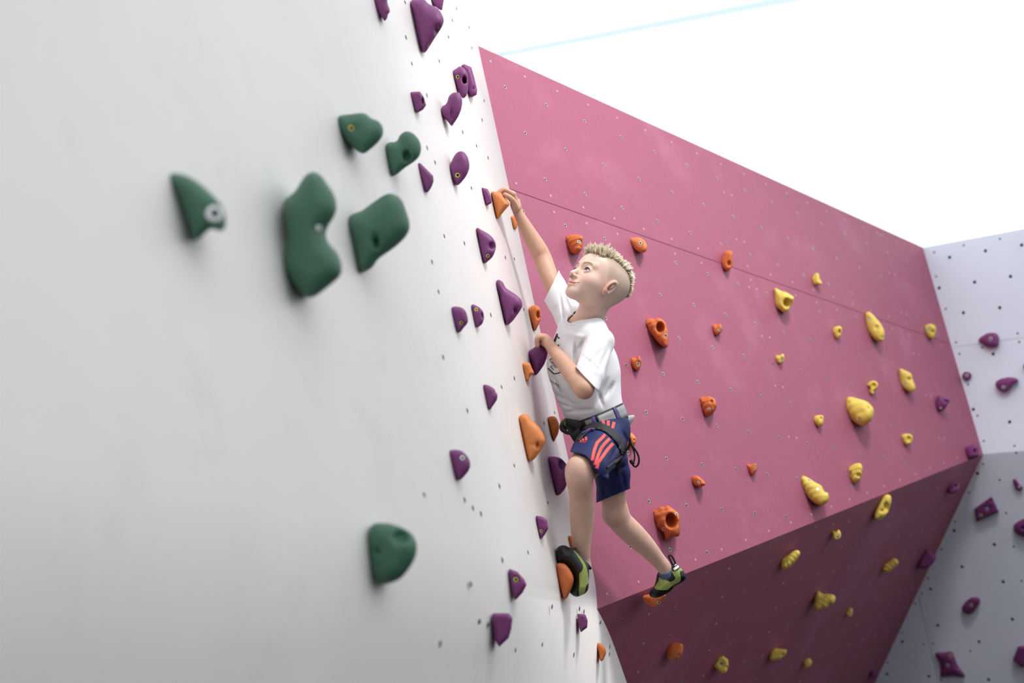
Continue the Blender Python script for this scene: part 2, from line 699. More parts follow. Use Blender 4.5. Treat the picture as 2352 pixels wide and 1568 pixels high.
def insert_fields():
    def free(x, y, m=3):
        return not any(b[0] - m < x < b[2] + m and b[1] - m < y < b[3] + m for b in KEEP)

    def inside(P, q, m=0.03):
        q = np.asarray(q)
        return poly_sdf(q[None, :], np.array(P))[0] < -m
    # pink upper wall: staggered lattice read from the photograph
    o = uv('P', wall_px('P', 1160, 200))
    du = (uv('P', wall_px('P', 1503, 348)) - o) / 4
    dv = (uv('P', wall_px('P', 1252, 412)) - o) / 2
    for i in range(-3, 40):
        for j in range(-4, 16):
            q = o + du * (i - (j // 2 if j >= 0 else -((-j) // 2)) * 0) + dv * j
            if inside(QP, q):
                p = at_uv('P', *q)
                s = proj(p)
                if free(s[0], s[1]) and abs((q - seam_a)[1] - (seam_b - seam_a)[1] / (seam_b - seam_a)[0] * (q - seam_a)[0]) > 0.012:
                    put(ME_nut, 'P', p, wall_back)
    # screws along joints, top edge and fold
    lines = [(seam_a, seam_b, 0.035), (seam_a, seam_b, -0.035), (pa_t, pk_t, -0.05), (pa_b, pk_f, 0.035)]
    for a, b, off in lines:
        L = np.linalg.norm(b - a)
        e = (b - a) / L
        nn = np.array([-e[1], e[0]])
        k = 0.06
        while k < L - 0.04:
            q = a + e * k + nn * off
            if inside(QP, q, 0.015):
                s = proj(at_uv('P', *q))
                if free(s[0], s[1]):
                    put(ME_screw, 'P', at_uv('P', *q), wall_back)
            k += 0.208
    for (va, vb) in ((v1a, v1b), (v2a, v2b)):
        e = nrm(vb - va)
        L = np.linalg.norm(vb - va)
        for sgn in (-1, 1):
            k = 0.0
            while k < L:
                q = va + e * k + np.array([e[1], -e[0]]) * 0.035 * sgn
                if inside(QP, q, 0.02):
                    s = proj(at_uv('P', *q))
                    if free(s[0], s[1]):
                        put(ME_screw, 'P', at_uv('P', *q), wall_back)
                k += 0.24
    # pink lower facet
    o = uv('Q', wall_px('Q', 1478, 1477))
    du = (uv('Q', wall_px('Q', 1620, 1413)) - uv('Q', wall_px('Q', 1560, 1394)))
    du = np.array([0.215, 0.03])
    dv = np.array([0.10, 0.16])
    for i in range(-14, 24):
        for j in range(-12, 12):
            q = o + du * i + dv * j
            if inside(QQ, q):
                s = proj(at_uv('Q', *q))
                if s[1] < 1640 and free(s[0], s[1]):
                    put(ME_nut if (i + j) % 3 else ME_screw, 'Q', at_uv('Q', *q), wall_lower)
    # right wall
    c4 = lambda x, y: (2060 + x / 3.4087, 540 + y / 3.4087)
    c5 = lambda x, y: (1980 + x / 2.7608, 1000 + y / 2.7608)
    big4 = [(413, 173), (694, 122), (977, 77), (331, 412), (609, 367), (890, 323), (521, 607), (806, 567), (754, 929), (599, 1363), (883, 1461)]
    sm4 = [(293, 134), (523, 79), (807, 30), (308, 322), (382, 577), (463, 838), (490, 930), (670, 878), (945, 768), (958, 835), (558, 1168), (631, 1413)]
    big5 = [(732, 239), (584, 602), (839, 690), (634, 831), (895, 926), (434, 972), (953, 1163), (481, 1203), (255, 1306), (742, 1306), (159, 1511), (424, 1525), (803, 1546)]
    sm5 = [(772, 34), (967, 65), (978, 109), (768, 181), (873, 281), (677, 362), (914, 491), (590, 545), (962, 704), (502, 720), (1012, 921), (419, 903), (378, 1003), (338, 1064), (252, 1250), (389, 1323), (450, 1318), (687, 1364), (162, 1438), (499, 1546)]
    for lst, cv, me in ((big4, c4, ME_hole), (sm4, c4, ME_pin), (big5, c5, ME_hole), (sm5, c5, ME_pin)):
        for (x, y) in lst:
            X, Y = cv(x, y)
            up_ = Y < 1043 - (X - 2258) * 0.1
            w = 'R' if up_ else 'S'
            put(me, w, wall_px(w, X, Y), wall_right if up_ else wall_rl)
    # white wall, seen at a grazing angle
    c7 = lambda x, y: (780 + x / 2.4969, 940 + y / 2.4969)
    c6 = lambda x, y: (980 + x / 3.409, 500 + y / 3.409)
    c0 = lambda x, y: (820 + x / 2.8, y / 2.8)
    l0 = [(308, 15), (313, 240), (612, 130), (588, 238), (638, 55), (720, 175), (738, 308), (527, 392), (448, 612), (352, 410), (803, 770), (678, 848), (768, 938), (842, 1014), (500, 1043), (735, 1208), (816, 647), (450, 950), (560, 1517)]
    l6 = [(138, 145), (293, 198), (614, 310), (686, 322), (500, 760), (40, 345), (92, 578), (127, 1090), (684, 1255), (586, 1325), (316, 1508), (758, 715), (1000, 1525)]
    l7 = [(484, 490), (809, 598), (915, 438), (1001, 322), (715, 518), (763, 565), (1080, 820), (932, 862), (752, 1000), (804, 1215), (852, 1232), (575, 1342), (1162, 1348), (1342, 1405), (1217, 1130), (1193, 535), (1375, 1142), (1400, 1160), (1497, 1220), (1546, 1402), (1172, 78), (1008, 1380), (1548, 1360)]
    for lst, cv in ((l0, c0), (l6, c6), (l7, c7)):
        for i, (x, y) in enumerate(lst):
            X, Y = cv(x, y)
            low = Y > 1395 + (X - 1380) * 0.094
            put(ME_nut if i % 3 else ME_pin, 'M' if low else 'L', wall_px('M' if low else 'L', X, Y), wall_ll if low else wall_left)


# ------------------------------------------------------------------ the hall around
M_floor = mat('floor_mat', '#1e1f22', rough=0.8, noise=0.06, nscale=8)
M_hall = mat('hall_white', '#f4f4f2', rough=0.7, noise=0.01, nscale=2)
M_cream = mat('hall_cream', '#f6f2e2', rough=0.8, noise=0.02, nscale=2)


def box(name, lo, hi, m, parent=None, kind=None):
    lo, hi = np.asarray(lo, float), np.asarray(hi, float)
    V = [(x, y, z) for x in (lo[0], hi[0]) for y in (lo[1], hi[1]) for z in (lo[2], hi[2])]
    F = [(0, 1, 3, 2), (4, 6, 7, 5), (0, 4, 5, 1), (2, 3, 7, 6), (0, 2, 6, 4), (1, 5, 7, 3)]
    o = mesh_obj(name, V, F, m, parent, (lo + hi) / 2)
    if kind:
        tag(o, kind=kind)
    return o


fl = box('floor', (-4, -5, -0.3), (8.3, 17.3, 0.0), M_floor)
tag(fl, 'grey padded floor of the climbing hall', kind='structure')
M_side = mat('hall_wall_paint', '#6f7073', rough=0.8, noise=0.02, nscale=2)
M_light = mat('side_wall_paint', '#c9c8c6', rough=0.8, noise=0.02, nscale=2)
HT = 4.4
for nm, lo, hi, lab in (('wall_far', (-4, 17, 0), (8.3, 17.3, HT), 'plain far wall of the hall below the added glazing'),
                        ('wall_near', (-4, -5.3, 0), (8.3, -5, HT), 'plain hall wall behind the photographer'),
                        ('wall_side', (8, -5, 0), (8.3, 17, HT), 'plain side wall of the hall')):
    tag(box(nm, lo, hi, M_light if nm == 'wall_side' else M_side), lab, kind='structure')

# glazing added above the far wall so the background blows out white
M_pane = bpy.data.materials.new('backdrop_glazing')
M_pane.use_nodes = True
nt = M_pane.node_tree
for n in list(nt.nodes):
    nt.nodes.remove(n)
ou = nt.nodes.new('ShaderNodeOutputMaterial')
mx = nt.nodes.new('ShaderNodeMixShader')
tr = nt.nodes.new('ShaderNodeBsdfTransparent')
df = nt.nodes.new('ShaderNodeBsdfTranslucent')
df.inputs[0].default_value = (0.95, 0.96, 0.97, 1)
mx.inputs[0].default_value = 0.06
nt.links.new(tr.outputs[0], mx.inputs[1])
nt.links.new(df.outputs[0], mx.inputs[2])
nt.links.new(mx.outputs[0], ou.inputs[0])
win = box('backdrop_window_1', (-4, 17.1, HT), (8.3, 17.22, HT + 0.14), M_hall)
tag(win, 'added row of tall windows above the far wall, a blown-out white backdrop', kind='structure')
for x0, x1 in ((-4, -1.3), (-1.27, 8.3)):
    box('backdrop_pane', (x0, 17.15, HT + 0.14), (x1, 17.165, 10.4), M_pane, win)
tag(box('trim_1', (-4, 17.0, 10.4), (8.3, 17.3, 10.7), M_hall), 'white roof edge beam above the windows', kind='structure')
# a cream curtain hanging at the side of the windows
def shine(name, col, fac):
    m = bpy.data.materials.new(name)
    m.use_nodes = True
    nt = m.node_tree
    for n in list(nt.nodes):
        nt.nodes.remove(n)
    ou = nt.nodes.new('ShaderNodeOutputMaterial')
    mx = nt.nodes.new('ShaderNodeMixShader')
    tr = nt.nodes.new('ShaderNodeBsdfTransparent')
    tr.inputs[0].default_value = lin(col)
    df = nt.nodes.new('ShaderNodeBsdfTranslucent')
    df.inputs[0].default_value = lin(col)
    mx.inputs[0].default_value = fac
    nt.links.new(tr.outputs[0], mx.inputs[1])
    nt.links.new(df.outputs[0], mx.inputs[2])
    nt.links.new(mx.outputs[0], ou.inputs[0])
    return m


V, F = [], []
NX = 90
for i in range(NX + 1):
    t = i / NX
    x = -1.7 + 1.62 * t
    y = 16.85 + 0.05 * math.sin(t * 60) + 0.02 * math.sin(t * 23 + 1)
    V += [(x, y, HT + 0.2), (x, y, 10.38)]
    if i:
        F.append((2 * i - 2, 2 * i, 2 * i + 1, 2 * i - 1))
cur = mesh_obj('curtain', V, F, shine('sheer_curtain', '#fdf7d8', 0.15), None, (-0.9, 16.85, HT + 0.2), smooth=True)
tag(cur, 'sheer cream curtain hanging beside the bright windows', 'curtain')
# slender roof beam across the hall, made see-through to imitate bloom
pa, pb = px(1100, 135, 13.4), px(2000, -38, 9.4)
e = nrm(pb - pa)
up_ = np.array([0, 0, 1.0]); sd = nrm(np.cross(e, up_)); up_ = np.cross(sd, e)
pa = pa - e * 2.5; pb = pb + e * 3
V = [p + sd * a * 0.02 + up_ * b * 0.02 for p in (pa, pb) for a, b in ((-1, -1), (1, -1), (1, 1), (-1, 1))]
F = [(0, 1, 2, 3), (7, 6, 5, 4), (0, 4, 5, 1), (1, 5, 6, 2), (2, 6, 7, 3), (3, 7, 4, 0)]
tag(mesh_obj('trim_3', V, F, shine('translucent_bar', '#e2eaff', 0.06), None, (pa + pb) / 2), 'slender white roof beam crossing the bright hall', kind='structure')
print('nS', nS, 'nQ', nQ, 'apex', apex, 'nL', nL)
# ------------------------------------------------------------------ climbing holds
HOLD_COL = {'green': '#416b56', 'purple': '#77386e', 'orange': '#c46a38', 'yellow': '#d6bd58', 'amber': '#d07e45'}
HM = {}
for k, c in HOLD_COL.items():
    HM[k] = mat('resin_' + k, c, rough=0.5, noise=0.07, nscale=70, bump=0.25, bscale=350, spec=0.35)
M_boltY = mat('yellow_zinc_bolt', '#c9c36a', rough=0.35, noise=0.05, metal=0.6)
M_boltW = mat('bright_bolt', '#c9cdca', rough=0.3, noise=0.05, metal=0.5)
M_sock = mat('bolt_socket', '#26282a', rough=0.6, noise=0.05)


def bolt_mesh(name, m_ring):
    seg = 14
    prof = [(1.0, -0.5), (1.0, 0.22), (0.86, 0.34), (0.5, 0.34), (0.46, -0.2)]
    V, F, fm = [], [], []
    for (r, z) in prof:
        for i in range(seg):
            a = 2 * math.pi * i / seg
            V.append((r * math.cos(a), r * math.sin(a), z))
    for k in range(len(prof) - 1):
        for i in range(seg):
            j = (i + 1) % seg
            F.append((k * seg + i, k * seg + j, (k + 1) * seg + j, (k + 1) * seg + i))
            fm.append(1 if k == 3 else 0)
    F.append(tuple(range(4 * seg, 5 * seg)))
    fm.append(1)
    me = bpy.data.meshes.new(name)
    me.from_pydata(V, [], F)
    me.materials.append(m_ring)
    me.materials.append(M_sock)
    me.polygons.foreach_set('material_index', fm)
    me.update()
    return me


ME_boltY = bolt_mesh('yellow_bolt', M_boltY)
ME_boltW = bolt_mesh('steel_bolt', M_boltW)
ME_boltB = bolt_mesh('white_bolt', mat('white_bolt_cap', '#eef3f2', rough=0.4, noise=0.02))


def smooth_poly(P, n=4):
    """Catmull-Rom through the traced points"""
    P = np.asarray(P, float)
    out = []
    N = len(P)
    for i in range(N):
        a, b, c, d = P[i - 1], P[i], P[(i + 1) % N], P[(i + 2) % N]
        for k in range(n):
            t = k / n
            out.append(0.5 * ((2 * b) + (c - a) * t + (2 * a - 5 * b + 4 * c - d) * t * t + (3 * b - a - 3 * c + d) * t ** 3))
    return np.array(out)


def wobble(P, f, seed):
    s = seed * 1.7
    return (np.sin(P[:, 0] * f + s) * np.sin(P[:, 1] * f * 1.1 + 2 * s) + np.sin(P[:, 2] * f * 0.9 + 3 * s) * np.sin((P[:, 0] + P[:, 1]) * f * 0.7 + s)
            + 0.5 * np.sin(P[:, 0] * f * 2.1 - P[:, 2] * f * 1.9 + s)) / 2.5


HOLDS = []
GROUPS = {'L': 'holds on the white wall', 'M': 'holds on the white wall', 'P': 'holds on the pink wall', 'Q': 'holds on the pink wall', 'R': 'holds on the pale right wall', 'S': 'holds on the pale right wall'}


def hold(w, crop, pts, color, label, style='s', T=None, bolts=(), pockets=(), W=None, name='climbing_hold', shift=0.0):
    """one hold on wall w; pts its outline in the photograph (crop = origin and scale), blown up into a solid that stands on the wall"""
    ox, oy, sc = crop
    cv = lambda q: np.array([ox + q[0] / sc, oy + q[1] / sc])
    raw = np.array([cv(q) for q in pts])
    facet = 'f' in style
    poly = raw if facet else smooth_poly(raw)
    o, h, v, n = WALL[w]
    frontal = w in 'RS'
    cen = poly.mean(0)
    pc = wall_px(w, *cen)
    s0 = proj(pc)
    e3 = proj(pc + 0.02 * n)[:2] - s0[:2]
    e = nrm(e3)
    pn = np.linalg.norm(e3) / 0.02                          # pixels per metre along the wall normal
    ph = abs((proj(pc + 0.02 * h)[:2] - s0[:2]) @ e) / 0.02  # pixels per metre along the wall, measured along e
    a = poly @ e
    b = poly @ np.array([-e[1], e[0]])
    mpp = s0[2] / FPX
    if frontal:
        O = pc
        WM = W or 0.28 * min(np.ptp(a), np.ptp(b)) * mpp
        ext = (np.ptp(poly[:, 0]) * 0.6 * mpp * 1.15, np.ptp(poly[:, 1]) * 0.6 * mpp * 1.1)
        lo = np.array([-ext[0], -ext[1], -0.003]); hi = np.array([ext[0], ext[1], WM + 0.006])
        TT = WM
    else:
        hgt = np.ptp(b) * mpp
        TT = T if T else 0.42 * hgt
        off = min(TT * ph, 0.45 * np.ptp(a))
        TT = max(off / ph, 0.35 * TT)
        anch = cen + e * ((a.min() + off) - cen @ e) + e * shift
        O = wall_px(w, *anch)
        mpp = proj(O)[2] / FPX
        WM = (a.max() - a.min() - off) / pn * 1.35 + 0.012
        vs_ = np.ptp(b) * mpp * 0.75 + WM * 0.35
        lo = np.array([-TT - 0.004, -vs_, -0.003]); hi = np.array([TT + 0.004, vs_, WM])
    g_in = -poly_sdf(np.array([[x, y] for x in np.linspace(poly[:, 0].min(), poly[:, 0].max(), 14) for y in np.linspace(poly[:, 1].min(), poly[:, 1].max(), 14)]), poly).min() * mpp
    Rr = (0.30 if facet else 0.85) * min(TT, g_in * (1.0 if not frontal else 0.9))
    seed = len(HOLDS) + 1
    step = max(max(hi - lo) / 46.0, 0.0016)
    if max(hi - lo) < 0.1:
        step = max(step, 0.0019)

    def base(Lc):
        P = O + Lc[:, :1] * h + Lc[:, 1:2] * v + Lc[:, 2:3] * n
        q = proj(P)
        g = poly_sdf(q[:, :2], poly) * mpp
        z = (Lc[:, 2] if frontal else np.abs(Lc[:, 0]))
        w0 = g + Rr
        w1 = z - (TT - Rr)
        d = np.minimum(np.maximum(w0, w1), 0) + np.sqrt(np.maximum(w0, 0) ** 2 + np.maximum(w1, 0) ** 2) - Rr
        if facet:
            d = np.maximum(d, (g + z * 0.75 - TT * 0.55) * 0.8)
        if 'b' in style:
            d = d + 0.0022 * wobble(Lc, 130.0 / max(1, 8 * g_in * 3), seed)
        elif 'r' in style:
            d = d + 0.0028 * np.sin((Lc[:, 1] * 0.8 + Lc[:, 0] * 0.6) * 2 * math.pi / max(0.016, g_in * 0.55)) * np.clip(1 - Lc[:, 2] / (WM * 1.2), 0.2, 1)
        elif not facet:
            d = d + 0.0012 * wobble(Lc, 60.0, seed)
        return d

    def surf_at(c):
        """first point of the solid along the ray through pixel c"""
        r = ray(*c)
        dd = proj(O)[2] + np.linspace(-0.35, 0.25, 700)
        P = CAMP + dd[:, None] * r
        Lc = np.stack([(P - O) @ h, (P - O) @ v, (P - O) @ n], 1)
        D = base(Lc)
        I = np.where((D < 0) & (Lc[:, 2] > -0.001))[0]
        if len(I) == 0:
            return None
        return Lc[I[0]]
    cuts = []
    for pk in pockets:
        c = cv(pk[:2])
        rx = pk[2] / sc * mpp * 1.12
        ry = (pk[3] if len(pk) > 3 else pk[2]) / sc * mpp * 1.12
        L0 = surf_at(c)
        if L0 is not None:
            cuts.append((L0, rx, ry, max(rx, ry) * (pk[4] if len(pk) > 4 else 1.5)))
    bl = []
    for bt in bolts:
        c = cv(bt[:2])
        r = (bt[2] / sc if len(bt) > 2 else 4.2) * mpp
        L0 = surf_at(c)
        if L0 is not None:
            eps = 0.002
            g = np.array([base((L0 + eps * d)[None])[0] - base((L0 - eps * d)[None])[0] for d in np.eye(3)])
            g = nrm(g)
            vw = -nrm(ray(*c)); vw = np.array([vw @ h, vw @ v, vw @ n])
            ax = nrm(g * 0.6 + np.array([0, 0, 0.3]) + vw * 0.6)
            bl.append((L0, r, ax, bt[3] if len(bt) > 3 else 'W'))
            cuts.append((L0 + ax * r * 0.3, r * 1.25, r * 1.25, r * 1.25))
    cxl = np.array([CX @ h, CX @ v, CX @ n]); cyl = np.array([CY @ h, CY @ v, CY @ n]); czl = np.array([CZ @ h, CZ @ v, CZ @ n])

    def field(Lc):
        d = base(Lc)
        for (L0, rx, ry, rz) in cuts:
            q = Lc - L0
            k = np.sqrt(((q @ cxl) / rx) ** 2 + ((q @ cyl) / ry) ** 2 + ((q @ czl) / rz) ** 2)
            d = smax(d, (1 - k) * min(rx, ry), min(rx, ry) * 0.5)
        return np.maximum(d, -(Lc[:, 2] + 0.0008))
    V, Q = nets(field, lo, hi, step)
    Wv = O + V[:, :1] * h + V[:, 1:2] * v + V[:, 2:3] * n
    ob = mesh_obj(name, Wv, Q, HM[color], None, O, smooth=True)
    tag(ob, label, 'climbing hold', GROUPS[w])
    if facet:
        ob.data.set_sharp_from_angle(angle=math.radians(32))
    for (L0, r, ax, kind) in bl:
        p = O + L0[0] * h + L0[1] * v + L0[2] * n
        az = ax[0] * h + ax[1] * v + ax[2] * n
        me = {'Y': ME_boltY, 'B': ME_boltB}.get(kind, ME_boltW)
        bo = bpy.data.objects.new('bolt', me)
        COL.objects.link(bo)
        z = Vector(az).normalized()
        x = z.orthogonal().normalized()
        R = Matrix((x, z.cross(x), z)).transposed()
        bo.matrix_world = Matrix.Translation(Vector(p - az * r * 0.55)) @ R.to_4x4() @ Matrix.Scale(r * 0.9, 4)
        bo.parent = ob
        bo.matrix_parent_inverse = Matrix.Translation(ob.location).inverted()
    if w in 'PQ':
        KEEP.append((poly[:, 0].min(), poly[:, 1].min(), poly[:, 0].max(), poly[:, 1].max()))
    HOLDS.append(ob)
    return ob


Z4 = (340, 220, 3.136); Z7 = (780, 940, 2.4969); Z5 = (820, 0, 2.8); Z6 = (980, 500, 3.409); Z1 = (1100, 400, 4.9); ZH = (1200, 740, 11.2)
Z3 = (1200, 980, 3.564); Z8 = (1280, 500, 3.9196); ZL = (1440, 860, 5.6); ZE = (1360, 1020, 2.8609); ZA = (1740, 560, 5.113); ZB = (1740, 820, 3.92)
ZC = (1760, 1140, 3.663); ZD = (1980, 1000, 2.7608); ZR = (2060, 540, 3.4087)

# --- white wall, green holds
hold('L', Z4, [(115, 570), (230, 560), (330, 600), (440, 690), (530, 790), (560, 880), (550, 960), (500, 970), (460, 950), (410, 990), (350, 1040), (320, 1030), (280, 900), (220, 750)],
     'green', 'dark green wedge hold with a big white bolt, alone beside the peanut-shaped hold', T=0.05, bolts=[(485, 840, 66, 'B')])
hold('L', Z4, [(975, 770), (1060, 690), (1120, 590), (1170, 550), (1230, 560), (1280, 620), (1340, 710), (1360, 790), (1340, 870), (1290, 940), (1275, 1000), (1300, 1060), (1370, 1140), (1395, 1230), (1380, 1300), (1300, 1370), (1210, 1440), (1160, 1455), (1100, 1420), (1020, 1320), (975, 1220), (985, 1120), (1005, 1020), (990, 900)],
     'green', 'largest green hold, tall peanut shape pinched at its waist', T=0.075, bolts=[(1235, 950, 26, 'B')])
hold('L', Z4, [(1440, 880), (1540, 830), (1620, 770), (1700, 715), (1760, 705), (1820, 740), (1860, 830), (1885, 920), (1870, 990), (1800, 1070), (1720, 1130), (1650, 1180), (1620, 1230), (1570, 1265), (1525, 1275), (1500, 1200), (1470, 1050)],
     'green', 'big slanted green jug with a narrow upright slot near its base', T=0.07, pockets=[(1640, 1050, 20, 52)])
hold('L', Z4, [(1365, 145), (1450, 135), (1540, 125), (1580, 140), (1610, 165), (1655, 180), (1690, 225), (1690, 280), (1660, 330), (1600, 385), (1550, 415), (1500, 390), (1430, 325), (1380, 255), (1365, 200)],
     'green', 'rounded green heart-shaped hold with a yellow bolt, topmost green one', T=0.06, bolts=[(1465, 230, 26, 'Y')])
hold('L', Z4, [(1715, 350), (1790, 330), (1810, 290), (1850, 258), (1900, 265), (1945, 310), (1965, 370), (1955, 430), (1920, 470), (1850, 520), (1775, 575), (1750, 560), (1730, 480)],
     'green', 'small hooked green hold with one dark round pocket', T=0.05, pockets=[(1862, 432, 28, 40)])
hold('L', Z7, [(175, 680), (200, 655), (280, 655), (350, 675), (410, 710), (440, 770), (435, 840), (400, 910), (350, 970), (280, 998), (215, 998), (185, 940), (165, 830), (160, 740)],
     'green', 'round green jug with two finger pockets, alone low on the wall', T=0.06, pockets=[(355, 730, 45, 36), (215, 818, 22, 18)])
# --- white wall, purple holds
hold('L', Z5, [(102, -22), (185, -26), (195, 20), (212, 70), (200, 90), (195, 115), (178, 135), (165, 120), (130, 65)], 'purple', 'narrow purple hold high beside the large purple wedge', T=0.03)
hold('L', Z5, [(345, 5), (430, -5), (460, 25), (520, 55), (550, 100), (560, 140), (530, 200), (490, 260), (450, 325), (430, 340), (410, 310), (385, 230), (365, 120)],
     'purple', 'large purple wedge hold tapering downwards with two slots', T=0.05, pockets=[(513, 195, 13, 30), (468, 293, 7, 14)])
hold('L', Z5, [(475, -25), (552, -25), (550, 40), (543, 66), (510, 45), (485, 20)], 'purple', 'purple hold peeking out behind the top of the large purple wedge', T=0.03)
hold('L', Z5, [(665, 420), (690, 412), (735, 432), (755, 500), (773, 580), (770, 608), (738, 627), (715, 590), (700, 500), (680, 440)], 'purple', 'flat faceted purple plate hold behind the one with a through hole', style='f', T=0.05, pockets=[(750, 565, 6, 12)])
hold('L', Z5, [(612, 470), (640, 440), (665, 426), (700, 450), (716, 500), (714, 560), (705, 610), (680, 632), (660, 600), (640, 560)],
     'purple', 'purple pinch hold with a yellow bolt and an open finger hole', T=0.025, bolts=[(648, 493, 14, 'Y')], pockets=[(690, 512, 13, 24, 3.0)])
hold('L', Z5, [(335, 592), (405, 588), (430, 625), (445, 675), (425, 705), (390, 725), (375, 710), (350, 640)], 'purple', 'small blocky purple hold beside the green heart-shaped hold', style='f', T=0.03, pockets=[(422, 645, 9, 24)])
hold('L', Z5, [(540, 695), (575, 665), (590, 620), (620, 595), (655, 600), (675, 640), (670, 700), (650, 750), (620, 795), (607, 810), (580, 775), (548, 745)], 'purple', 'curled purple horn hold with a groove, under the through-hole hold', T=0.035, pockets=[(610, 720, 12, 40, 0.5)])
hold('L', Z5, [(598, 1075), (615, 1020), (645, 980), (680, 975), (710, 1005), (724, 1060), (712, 1110), (680, 1160), (645, 1192), (622, 1165), (600, 1110)], 'purple', 'upright oval purple hold with a yellow bolt in its lower half', T=0.035, bolts=[(648, 1125, 19, 'Y')])
hold('L', Z5, [(388, 1045), (410, 1050), (445, 1085), (490, 1130), (493, 1165), (478, 1205), (455, 1238), (440, 1220), (405, 1130)], 'purple', 'thin dark purple sliver hold right below the hooked green hold', style='f', T=0.03)
hold('L', Z5, [(800, 1205), (840, 1215), (858, 1250), (868, 1280), (865, 1305), (838, 1322), (825, 1305), (808, 1250)], 'purple', 'small purple block hold touching the orange triangular hold', style='f', T=0.03)
hold('L', Z6, [(388, 80), (430, 95), (500, 140), (535, 190), (540, 240), (520, 300), (480, 340), (455, 357), (440, 335), (415, 250), (400, 160)], 'purple', 'purple teardrop hold with a round pocket above its bolt', T=0.035, pockets=[(510, 218, 22, 27)], bolts=[(482, 298, 16, 'Y')])
hold('L', Z6, [(545, 490), (590, 500), (625, 555), (680, 590), (730, 630), (748, 670), (740, 710), (700, 770), (650, 830), (622, 842), (610, 810), (580, 680), (555, 570)], 'purple', 'large bumpy purple hold with chalk marks and a pocketed tip', style='b', T=0.045, pockets=[(697, 728, 15, 32), (606, 530, 10, 18)])
hold('L', Z6, [(190, 708), (250, 698), (295, 720), (315, 760), (323, 815), (290, 860), (257, 897), (235, 870), (210, 810)], 'purple', 'purple shield-shaped hold with a greenish bolt near its lower tip', T=0.03, bolts=[(272, 822, 17, 'Y')])
hold('L', Z6, [(350, 682), (400, 695), (435, 725), (448, 770), (440, 820), (415, 848), (385, 855), (365, 780)], 'purple', 'small purple hold with its bolt at the top and a side pocket', T=0.03, bolts=[(390, 716, 17, 'Y')], pockets=[(435, 760, 10, 28)])
hold('L', ZH, [(148, 755), (250, 690), (340, 620), (400, 545), (460, 520), (560, 610), (645, 760), (620, 900), (570, 1050), (480, 1200), (400, 1310), (345, 1365), (310, 1320), (230, 1120), (170, 920)], 'purple', 'purple leaf-shaped hold with a row of dents, gripped by a hand', T=0.05, pockets=[(480, 830, 34, 32, 1.2), (480, 970, 34, 30, 1.2), (460, 1090, 34, 30, 1.2)])
hold('L', Z6, [(445, 1310), (490, 1315), (530, 1340), (540, 1365), (552, 1380), (550, 1420), (520, 1470), (490, 1503), (465, 1440), (450, 1370)], 'purple', 'lone small purple hold between the twin holds and the large orange one', T=0.03)
hold('L', Z7, [(625, 245), (650, 233), (700, 240), (740, 280), (750, 320), (735, 360), (690, 405), (665, 380), (640, 310)], 'purple', 'glossy round purple hold with a bright bolt above the round green jug', T=0.035, bolts=[(706, 276, 17, 'W')])
hold('L', Z3, [(213, 255), (240, 243), (300, 250), (340, 280), (370, 330), (375, 400), (355, 490), (320, 540), (288, 563), (265, 520), (230, 370)], 'purple', 'large purple hold with chalk dust behind the climber\'s raised knee', T=0.05, pockets=[(335, 305, 30, 40)])
hold('L', Z3, [(113, 725), (165, 735), (200, 760), (212, 830), (185, 880), (153, 920), (130, 870)], 'purple', 'small faceted purple hold level with the climber\'s shin, bolt at bottom', style='f', T=0.03, bolts=[(155, 850, 15, 'Y')])
hold('L', Z7, [(972, 912), (1020, 930), (1060, 975), (1073, 1005), (1050, 1050), (1008, 1095), (985, 1040)], 'purple', 'pointed purple hold with a yellow bolt, beside the climber\'s front shoe', style='f', T=0.035, bolts=[(1012, 975, 17, 'Y')])
hold('M', Z7, [(868, 1180), (885, 1167), (970, 1168), (992, 1195), (985, 1260), (970, 1310), (915, 1362), (895, 1330)], 'purple', 'plain boltless blunt purple block, lowest of the purple holds', style='f', T=0.035)
hold('M', Z7, [(1363, 1170), (1410, 1175), (1423, 1210), (1420, 1250), (1383, 1278), (1370, 1235)], 'purple', 'little purple hold just below the climber\'s front foothold', style='f', T=0.03)
# --- white wall, orange holds
hold('L', Z5, [(866, 1230), (925, 1238), (945, 1260), (980, 1305), (980, 1318), (940, 1365), (907, 1410), (895, 1395), (878, 1310)], 'amber', 'smooth orange triangular hold gripped by the raised hand', style='f', T=0.06)
hold('L', Z1, [(362, 480), (390, 475), (400, 458), (425, 490), (435, 540), (425, 600), (405, 622), (392, 610), (375, 550)], 'amber', 'small rough orange hold tucked behind the climber\'s raised forearm', style='b', T=0.035)
hold('L', Z6, [(795, 735), (810, 700), (845, 684), (880, 700), (893, 750), (890, 800), (865, 860), (845, 885), (830, 845)], 'orange', 'dark orange hold with an oval pocket above the climber\'s bent arm', T=0.05, pockets=[(872, 760, 13, 28)])
hold('L', ZH, [(0, 1065), (130, 1045), (190, 1070), (290, 1290), (270, 1325), (200, 1370), (160, 1480), (120, 1515), (85, 1480), (30, 1280)], 'amber', 'small pale orange hold beside the gripped purple leaf hold', style='b', T=0.03)
hold('L', Z7, [(1033, 35), (1075, 28), (1100, 60), (1150, 110), (1180, 175), (1160, 220), (1120, 280), (1088, 297), (1075, 275), (1050, 180), (1035, 90)], 'amber', 'largest orange hold, fin-shaped with an oval hole, on the white wall', T=0.045, pockets=[(1137, 205, 10, 20), (1098, 200, 5, 7)])
hold('L', Z7, [(1193, 50), (1235, 42), (1258, 85), (1255, 130), (1240, 165), (1230, 185), (1222, 165), (1205, 110)], 'orange', 'orange hold beside the climber\'s waist, next to the harness knot', T=0.05)
